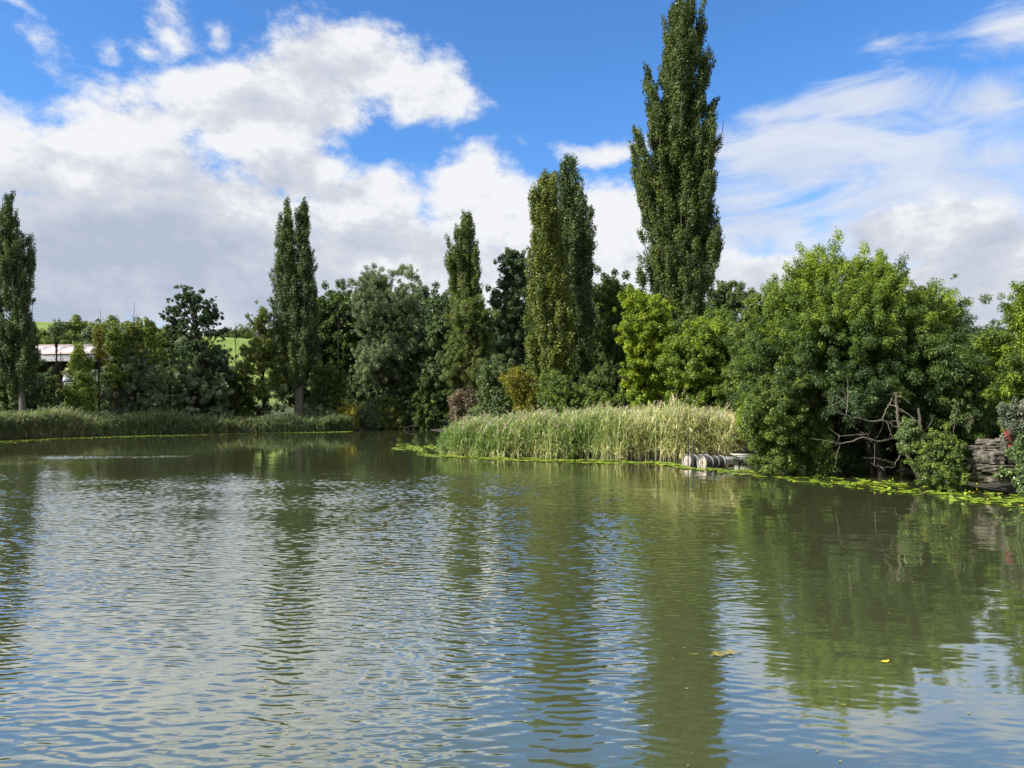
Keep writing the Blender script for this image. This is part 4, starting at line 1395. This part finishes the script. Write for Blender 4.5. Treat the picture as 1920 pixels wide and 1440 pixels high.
def keg(px, py, d, yaw, label, Lk=1.25, R=.31):
    p = P(px, py, d)
    dv = np.array([math.cos(yaw), math.sin(yaw), .0])
    o = np.array([p[0], d, R * .62])
    root = empty('keg', (float(o[0]), float(o[1]), 0.0), label, 'barrel', 'metal barrels floating at the gangway')
    prof = [(.05, .001), (.05, R * .84), (.06, R * .92), (.12, R * .95)]
    for c in (.36, .66, .92):
        t0 = c * Lk
        prof += [(t0 - .07, R * .95), (t0 + .07, R * .95)]
    prof += [(Lk - .05, R * .92), (Lk - .05, .001)]
    mesh_obj('body', *lathe(prof, o, dv), M['keg'], root, smooth=False)
    for c in (.37, .66):
        t0 = c * Lk
        pr_ = [(t0 - .05, R * .93), (t0 - .028, R * 1.0), (t0 + .028, R * 1.0), (t0 + .05, R * .93)]
        mesh_obj('rib', *lathe(pr_, o, dv), M['keg_rim'], root, smooth=True)
    for c in (0.0, Lk - .1):
        pr_ = [(c + .12, R * .9), (c + .11, R * .99), (c + .05, R * 1.02), (c + 0, R * 1.01), (c - .005, R * .96), (c + .01, R * .9), (c + .1, R * .86)]
        mesh_obj('rim', *lathe(pr_, o, dv), M['keg_rim'], root, smooth=True)
    mesh_obj('end_plate', *lathe([(.075, .001), (.06, R * .3), (.06, R * .75), (.085, R * .88)][::1], o - dv * .02, dv), M['keg_end'], root)
    return root


keg(1287, 868, 36.3, math.radians(28), 'ribbed metal barrel lying in the water, the rear one further from the camera')
keg(1315, 870, 35.2, math.radians(28), 'ribbed metal barrel lying in the water, the front one at the end of the gangway')


def box_mesh(x0, x1, y0, y1, z0, z1):
    V = np.array([[x, y, z] for x in (x0, x1) for y in (y0, y1) for z in (z0, z1)], float)
    F = np.array([[0, 1, 3, 2], [4, 6, 7, 5], [0, 4, 5, 1], [2, 3, 7, 6], [0, 2, 6, 4], [1, 5, 7, 3]])
    return V, F


def joined(boxes):
    Vs, Fs, o = [], [], 0
    for b in boxes:
        V, F = box_mesh(*b)
        Vs.append(V)
        Fs.append(F + o)
        o += len(V)
    return np.concatenate(Vs), np.concatenate(Fs)


gx0, gx1 = P(1360, 864, 36.2)[0], P(1432, 864, 36.2)[0]
g = empty('gangway', (gx0, 36.2, 0.0), 'narrow grey metal gangway running from the barrels to the bank', 'gangway')
mesh_obj('walkway', *joined([(gx0 - .3, gx1, 36.0, 36.6, .33, .38), (gx0 - .3, gx1, 35.97, 36.0, .22, .40), (gx0 - .3, gx1, 36.6, 36.63, .22, .40)]), M['steel'], g)
for xx in (gx0 + .6, gx1 - .3):
    mesh_obj('leg', *joined([(xx, xx + .06, 36.1, 36.16, -.8, .33)]), M['darksteel'], g)
mesh_obj('float_bracket', *joined([(gx0 - 1.2, gx0 - .25, 36.25, 36.32, .40, .46)]), M['darksteel'], g)
pl0, pl1 = P(1374, 852, 38.2)[0], P(1408, 852, 38.2)[0]
g2 = empty('landing_stage', (pl0, 38.2, .0), 'pale weathered plank landing behind the gangway', 'landing stage')
mesh_obj('deck_boards', *joined([(pl0, pl1, 38.0 + i * .16, 38.14 + i * .16, .36, .40) for i in range(5)]), M['plank'], g2)
mesh_obj('fascia', *joined([(pl0, pl1, 37.93, 37.97, .12, .34)]), M['plank'], g2)
for px, top, lab in [(1290, 806, 'tall thin dark pole standing in the water at the rear barrel'), (1299.5, 826, 'shorter dark mooring pole between the two barrels')]:
    p = P(px, 870, 35.0)
    zt = P(px, top, 35.0)[2]
    o = mesh_obj('mooring_pole', *tubes([(np.array([[p[0], 35.0, -.9], [p[0] + .01, 35.0, zt * .5], [p[0] - .01, 35.0, zt]]), [.028, .026, .018])], 8), M['darksteel'], None,
                 loc=(p[0], 35.0, 0))
    tag(o, lab, 'pole')

# ------------------------------------------------------------------ dead branches under the bush


def dead_tree(name, label, d, base_px, main, subs, mat='deadwood', r0=.09):
    """main: list of px polylines; each (list of (px,py[,dd])), start radius"""
    b = P(*base_px, d)
    root = empty(name, (float(b[0]), float(b[1]), max(0.0, float(b[2]))), label, 'tree')
    r = np.random.default_rng(int(base_px[0]))

    def poly(l, ra, rb_):
        pts = np.array([P(q_[0], q_[1], d + (q_[2] if len(q_) > 2 else 0)) for q_ in l])
        # smooth resample
        t = np.linspace(0, len(pts) - 1, len(pts) * 4)
        c = np.stack([np.interp(t, np.arange(len(pts)), pts[:, j]) for j in range(3)], 1)
        c[1:-1] = (c[:-2] + c[1:-1] * 2 + c[2:]) / 4 + r.normal(0, .012, (len(c) - 2, 3))
        return c, np.linspace(ra, rb_, len(c))
    mesh_obj('trunk', *tubes([poly(main, r0, r0 * .45)], 9), M['bark'], root, smooth=True)
    for l, ra, rb_ in subs:
        mb = poly(l, ra * .72, rb_ * .6)
        extra = []
        for _ in range(3 if len(l) > 3 and ra > .02 else 0):
            k = r.integers(3, len(mb[0]) - 1)
            e = mb[0][k] + np.array([r.normal(-.1, .25), r.normal(0, .2), r.normal(.1, .3)])
            extra.append((curve(mb[0][k], (mb[0][k] + e) / 2 + r.normal(0, .05, 3), e, 5, .01, r), np.linspace(.008, .003, 5)))
        mesh_obj('branch', *tubes([mb] + extra, 7), M[mat], root, smooth=True)
    return root


dead_tree('leaning_tree', 'bare leaning tree with pale dead limbs reaching left over the water', 26.8, (1728, 900),
          [(1728, 902), (1716, 880), (1703, 855), (1692, 838), (1689, 815), (1684, 790), (1682, 765), (1680, 735)],
          [([(1690, 822), (1665, 824, -.3), (1645, 828, -.5), (1620, 820, -.7), (1600, 826, -.9), (1575, 832, -1.1), (1552, 828, -1.2), (1520, 822, -1.3)], .05, .015),
           ([(1688, 806), (1672, 796, -.2), (1655, 788, -.4), (1640, 791, -.6), (1615, 786, -.8), (1590, 780, -1), (1565, 770, -1.2), (1550, 762, -1.3)], .052, .012),
           ([(1620, 820, -.7), (1608, 814, -.8), (1585, 817, -.9), (1572, 818, -1)], .028, .01),
           ([(1586, 779, -1), (1589, 755, -1), (1590, 735, -1), (1588, 705, -1)], .022, .01),
           ([(1590, 755, -1), (1584, 742, -1), (1580, 722, -1)], .014, .007),
           ([(1655, 788, -.4), (1660, 770, -.5), (1668, 755, -.5), (1674, 742, -.5), (1676, 735, -.5)], .03, .014),
           ([(1668, 757, -.5), (1690, 768, -.7), (1705, 778, -.8), (1718, 788, -.9)], .026, .012),
           ([(1674, 742, -.5), (1692, 744, -.5), (1706, 757, -.6)], .02, .01),
           ([(1662, 790, -.4), (1670, 810, -.4), (1674, 822, -.4)], .018, .01),
           ([(1697, 846, -.2), (1682, 862, -.5), (1677, 876, -.6), (1655, 877, -.8), (1640, 873, -.9), (1632, 867, -.9)], .022, .01),
           ([(1676, 868, -.6), (1665, 866, -.7), (1650, 860, -.8), (1635, 858, -.8), (1618, 858, -.9)], .018, .007),
           ([(1575, 832, -1.1), (1570, 850, -1.1), (1566, 878, -1.1)], .014, .006),
           ([(1560, 762, -1.2), (1575, 752, -1.2), (1590, 742, -1.1)], .012, .006)])
dead_tree('mossy_trunk', 'slim mossy trunk standing right of the bare leaning tree', 27.4, (1735, 860),
          [(1737, 865), (1733, 840), (1728, 812), (1724, 785), (1722, 765)], [([(1728, 812), (1742, 800), (1750, 780)], .03, .012)], 'bark', .08)
dead_tree('ivy_stake', 'weathered stump stake in the bank beside the stone wall', 25.4, (1798, 890),
          [(1799, 893), (1797, 880), (1792, 868)], [([(1794, 870), (1790, 866)], .05, .045)], 'deadwood', .07)
for lab, px, y0, y1, d, sd in [('left one of two slender ivy-clad shoots rising from the bank shrub', 1789, 752, 800, 25.6, 1),
                               ('right one of two slender ivy-clad shoots rising from the bank shrub', 1815, 757, 815, 25.8, 2)]:
    T('ivy_shoot', lab, 'shoot', [(y0, px - 2, px + 2), ((y0 + y1) // 2, px - 4, px + 4), (y1, px - 5, px + 6)], d, 'ivy', nleaf=420, puffs=14, puff_r=.08, cpp=3,
      clump_r=.07, seed=220 + sd, L=.06, Wd=.045, tint=.9, has_trunk=False, trunk_r=.012, name_crown='foliage', limbs=3)
dead_tree('driftwood', 'pale forked driftwood snag standing in the far water', 91, (734, 806),
          [(733, 808), (735, 802), (733, 797)], [([(735, 802), (738, 807)], .07, .04)], 'deadwood', .08)
dead_tree('fallen_branches', 'tangle of pale fallen branches at the waterline of the far bank', 90, (768, 806),
          [(755, 808), (762, 801), (772, 798), (784, 800)], [([(762, 801), (768, 807)], .05, .03), ([(770, 798), (778, 808)], .05, .03), 
                                                            ([(780, 800), (788, 806)], .04, .03)], 'deadwood', .07)

# ------------------------------------------------------------------ stone wall


def stone(px0, py0, px1, py1, d, dep, parent, r):
    a, b = P(px0, py1, d), P(px1, py0, d)
    n = 15
    c = (a + b) / 2
    c[1] = d + dep / 2
    s = np.array([(b[0] - a[0]) / 2 * .97, dep / 2, (b[2] - a[2]) / 2 * .96])
    # rounded block from a cube sphere
    g_ = np.linspace(-1, 1, n)
    Vs, Fs, off = [], [], 0
    for ax in range(3):
        for sg in (-1, 1):
            u, v = np.meshgrid(g_, g_)
            p = np.zeros((n * n, 3))
            o_ = [k for k in range(3) if k != ax]
            p[:, ax] = sg
            p[:, o_[0]] = u.ravel()
            p[:, o_[1]] = v.ravel()
            p = p / (np.abs(p) ** 11).sum(1, keepdims=True) ** (1 / 11)
            i = (np.arange(n - 1)[:, None] * n + np.arange(n - 1)[None]).ravel() + off
            f = np.stack([i, i + 1, i + n + 1, i + n], 1)
            Fs.append(f if (sg > 0) != (ax == 1) else f[:, ::-1])
            Vs.append(p)
            off += n * n
    V = np.concatenate(Vs)
    ph = r.uniform(0, 6, 6)
    k = 1 + .05 * np.sin(V[:, 0] * 3 + ph[0]) + .03 * np.sin(V[:, 2] * 2.5 + V[:, 0] * 2 + ph[1]) + .04 * np.sin(V[:, 1] * 5 + V[:, 2] * 7 + ph[2]) + .025 * np.sin(V[:, 0] * 11 + ph[3]) * np.sin(V[:, 2] * 9 + ph[4])
    hsh = lambda q_: np.sin(q_ @ np.array([127.1, 311.7, 74.7])) * 43758.5453 % 1
    cell = np.round(V * 1.6 + ph[5]) / 1.6
    k = k * (1 + .035 * (hsh(cell) - .5))
    V = V * k[:, None] * s
    V[:, 0] += V[:, 2] * r.normal(0, .12)
    mesh_obj('stone', V + c, np.concatenate(Fs), M['stone'], parent, smooth=True)


rs = np.random.default_rng(77)
b = P(1890, 910, 24.3)
sw = empty('stone_wall', (float(b[0]), 24.3, 0.0), 'dry stone wall of big rough blocks at the water by the right edge', 'wall')
for a in [(1861, 847, 1886, 871, 24.1), (1881, 836, 1900, 852, 24.4), (1887, 853, 1911, 871, 24.2), (1864, 872, 1916, 889, 24.0), (1873, 891, 1908, 908, 24.1),
          (1860, 825, 1897, 836, 24.8), (1846, 837, 1880, 849, 24.6), (1901, 837, 1932, 852, 24.4), (1912, 853, 1950, 871, 24.2), (1918, 872, 1958, 890, 24.0),
          (1909, 892, 1950, 909, 24.1), (1898, 823, 1935, 836, 24.8), (1934, 836, 1968, 852, 24.4)]:
    stone(*a[:4], a[4], 1.0, sw, rs)
for lab, a in [('lone dark boulder half hidden in the shrubs left of the stone wall', (1818, 862, 1846, 886, 25.0)), ('flat shade-darkened boulder at the waterline left of the stone wall', (1822, 884, 1856, 906, 24.9))]:
    b = P((a[0] + a[2]) / 2, a[3], a[4])
    bo = empty('boulder', (float(b[0]), a[4], 0.0), lab, 'boulder')
    stone(*a[:4], a[4], .9, bo, rs)
    bo.children[0].name = 'rock'
    bo.children[0].data.materials[0] = M['dark_stone']

# ------------------------------------------------------------------ barn, shed, bales on the left


def oriented(root_loc, yaw):
    c, s = math.cos(yaw), math.sin(yaw)

    def f(V):
        V = np.asarray(V, float)
        return np.column_stack([V[:, 0] * c - V[:, 1] * s, V[:, 0] * s + V[:, 1] * c, V[:, 2]]) + np.array(root_loc)
    return f


def build_barn():
    d = 138
    x1 = P(208, 700, d)[0]
    loc = (float(x1), float(d), float(ground_z(np.array([x1]), np.array([138.]))[0]) - .2)
    root = empty('barn', loc, 'long farm barn with pinkish roof and white skylight panels behind the trees at left', 'barn')
    f = oriented(loc, math.radians(-7))
    Lb, Dp = -32.0, 16.0
    h0 = loc[2]
    ze = P(100, 678, d)[2] - h0      # lower eave
    zm = P(100, 664, d)[2] - h0      # break between grey and pink sheets
    zr = P(100, 645, d + 7)[2] - h0  # ridge

    def slab(a, b, th=.12, x0=Lb, x1=0.0):
        """roof slab from (y,z) a to b"""
        (ya, za), (yb, zb) = a, b
        V = np.array([[x, y, z + t] for x in (x0, x1) for (y, z) in (a, b) for t in (0, th)])
        F = np.array([[0, 1, 3, 2], [4, 6, 7, 5], [0, 4, 5, 1], [2, 3, 7, 6], [0, 2, 6, 4], [1, 5, 7, 3]])
        return f(V), F
    mesh_obj('grey_eaves', *slab((-1.2, ze), (1.0, zm - .05)), M['roof_grey'], root)
    rf = mesh_obj('roof', *slab((.9, zm), (7.5, zr)), M['roof'], root)
    mesh_obj('rear_roof', *slab((7.5, zr + .002), (15, zm - 1)), M['roof'], root)
    n = np.array([0, -(zr - zm), 6.6])
    for i in range(9):
        xa = -2.2 - i * 3.6
        if xa - 2.3 < Lb: break
        sl = lambda k: (.9 + 6.6 * k, zm + (zr - zm) * k + .13)
        s_ = mesh_obj('skylight', *slab(sl(.22), sl(.72), .05, xa - 2.3, xa), M['skylight'], root)
    mesh_obj('gutter', *slab((.75, zm + .0), (.95, zm + .02), .18), M['darksteel'], root)
    mesh_obj('wall', *[(f(V), F) for V, F in [joined([(Lb, -.1, 6, 6.2, 0, zm), (Lb, Lb + .2, 0, 15, 0, ze - .2), (-.2, 0, 0.2, 15, 0, ze - .2), (Lb, 0, 14.8, 15, 0, ze - 1)])]][0], M['barn_dark'], root)
    for i in range(6):
        xx = -.4 - i * 6
        V, F = joined([(xx - .15, xx + .15, 0, .3, 0, ze)])
        mesh_obj('post', f(V), F, M['barn_dark'], root)
    V, F = joined([(-12, -6, 1.2, 1.28, .3 + i * .45, .62 + i * .45) for i in range(6)])
    mesh_obj('gate', f(V), F, M['gate'], root)
    # gable end of roof
    V = f(np.array([[0, -.5, ze - .2], [0, 7.5, zr - .1], [0, 15, zm - 1.1], [0, 15, ze - 1.4], [0, -.5, ze - .6]]))
    mesh_obj('gable', V, np.array([[0, 1, 2, 3, 4]]), M['roof_grey'], root)


build_barn()
gz = float(ground_z(np.array([P(430, 700, 160)[0]]), np.array([160.]))[0])
pS = P(432, 700, 160)
sh = empty('shed', (float(pS[0]), 160.0, gz), 'small dark open shed at the foot of the bright meadow', 'shed')
zt = P(432, 692, 160)[2]
w = 2.7
mesh_obj('wall', *joined([(pS[0] - w, pS[0] + w, 163, 163.15, gz, zt), (pS[0] - w, pS[0] - w + .15, 160, 163, gz, zt), (pS[0] + w - .15, pS[0] + w, 160, 163, gz, zt)]), M['barn_dark'], sh)
V = np.array([[pS[0] - w - .4, 159.5, zt], [pS[0] + w + .4, 159.5, zt - .35], [pS[0] + w + .4, 163.5, zt + .2], [pS[0] - w - .4, 163.5, zt + .55]])
V = np.vstack([V, V + [0, 0, .15]])
mesh_obj('roof', V, np.array([[0, 3, 2, 1], [4, 5, 6, 7], [0, 1, 5, 4], [1, 2, 6, 5], [2, 3, 7, 6], [3, 0, 4, 7]]), M['barn_dark'], sh)
mesh_obj('front_wall', *joined([(pS[0] - w + .6, pS[0] + w - .2, 159.9, 160.0, gz, zt - 2.2)]), M['terracotta'], sh)
mesh_obj('pale_door', *joined([(pS[0] - 2.2, pS[0] - 1.1, 159.8, 159.88, gz, zt - 1.0)]), M['white'], sh)


def bale(px0, py0, px1, py1, d, mat, label, strap=False):
    a, b_ = P(px0, py1, d), P(px1, py0, d)
    root = empty('wrapped_bale', (float((a[0] + b_[0]) / 2), float(d), float(a[2])), label, 'bale', 'pale stacked bales beside the barn')
    r = np.random.default_rng(int(px0))
    stone(px0, py0, px1, py1, d, (b_[0] - a[0]), root, r)
    ch = root.children[0]
    ch.name = 'wrapping'
    ch.data.materials[0] = M[mat]
    if strap:
        mesh_obj('strap', *joined([(a[0] - .02, b_[0] + .02, d - .06, d + .5, (a[2] + b_[2]) / 2 - .12, (a[2] + b_[2]) / 2 + .05)]), M['blue'], root)


bale(116, 702, 130, 726, 124, 'white', 'upright white wrapped bale with a blue strap left in the stack', True)
bale(121, 690, 143, 703, 124.3, 'cream', 'cream wrapped bale lying on top of the white stack')
bale(130, 704, 144, 727, 124.6, 'white', 'white wrapped bale under the cream bale, beside the strapped one')
bale(116, 726, 144, 746, 124.5, 'white', 'wide white wrapped bale at the bottom of the stack')
bale(160, 693, 176, 716, 124.5, 'white', 'pale rounded bale standing apart right of the stack, upper one')
bale(160, 716, 176, 746, 124.5, 'white', 'pale rounded bale standing apart right of the stack, lower one')
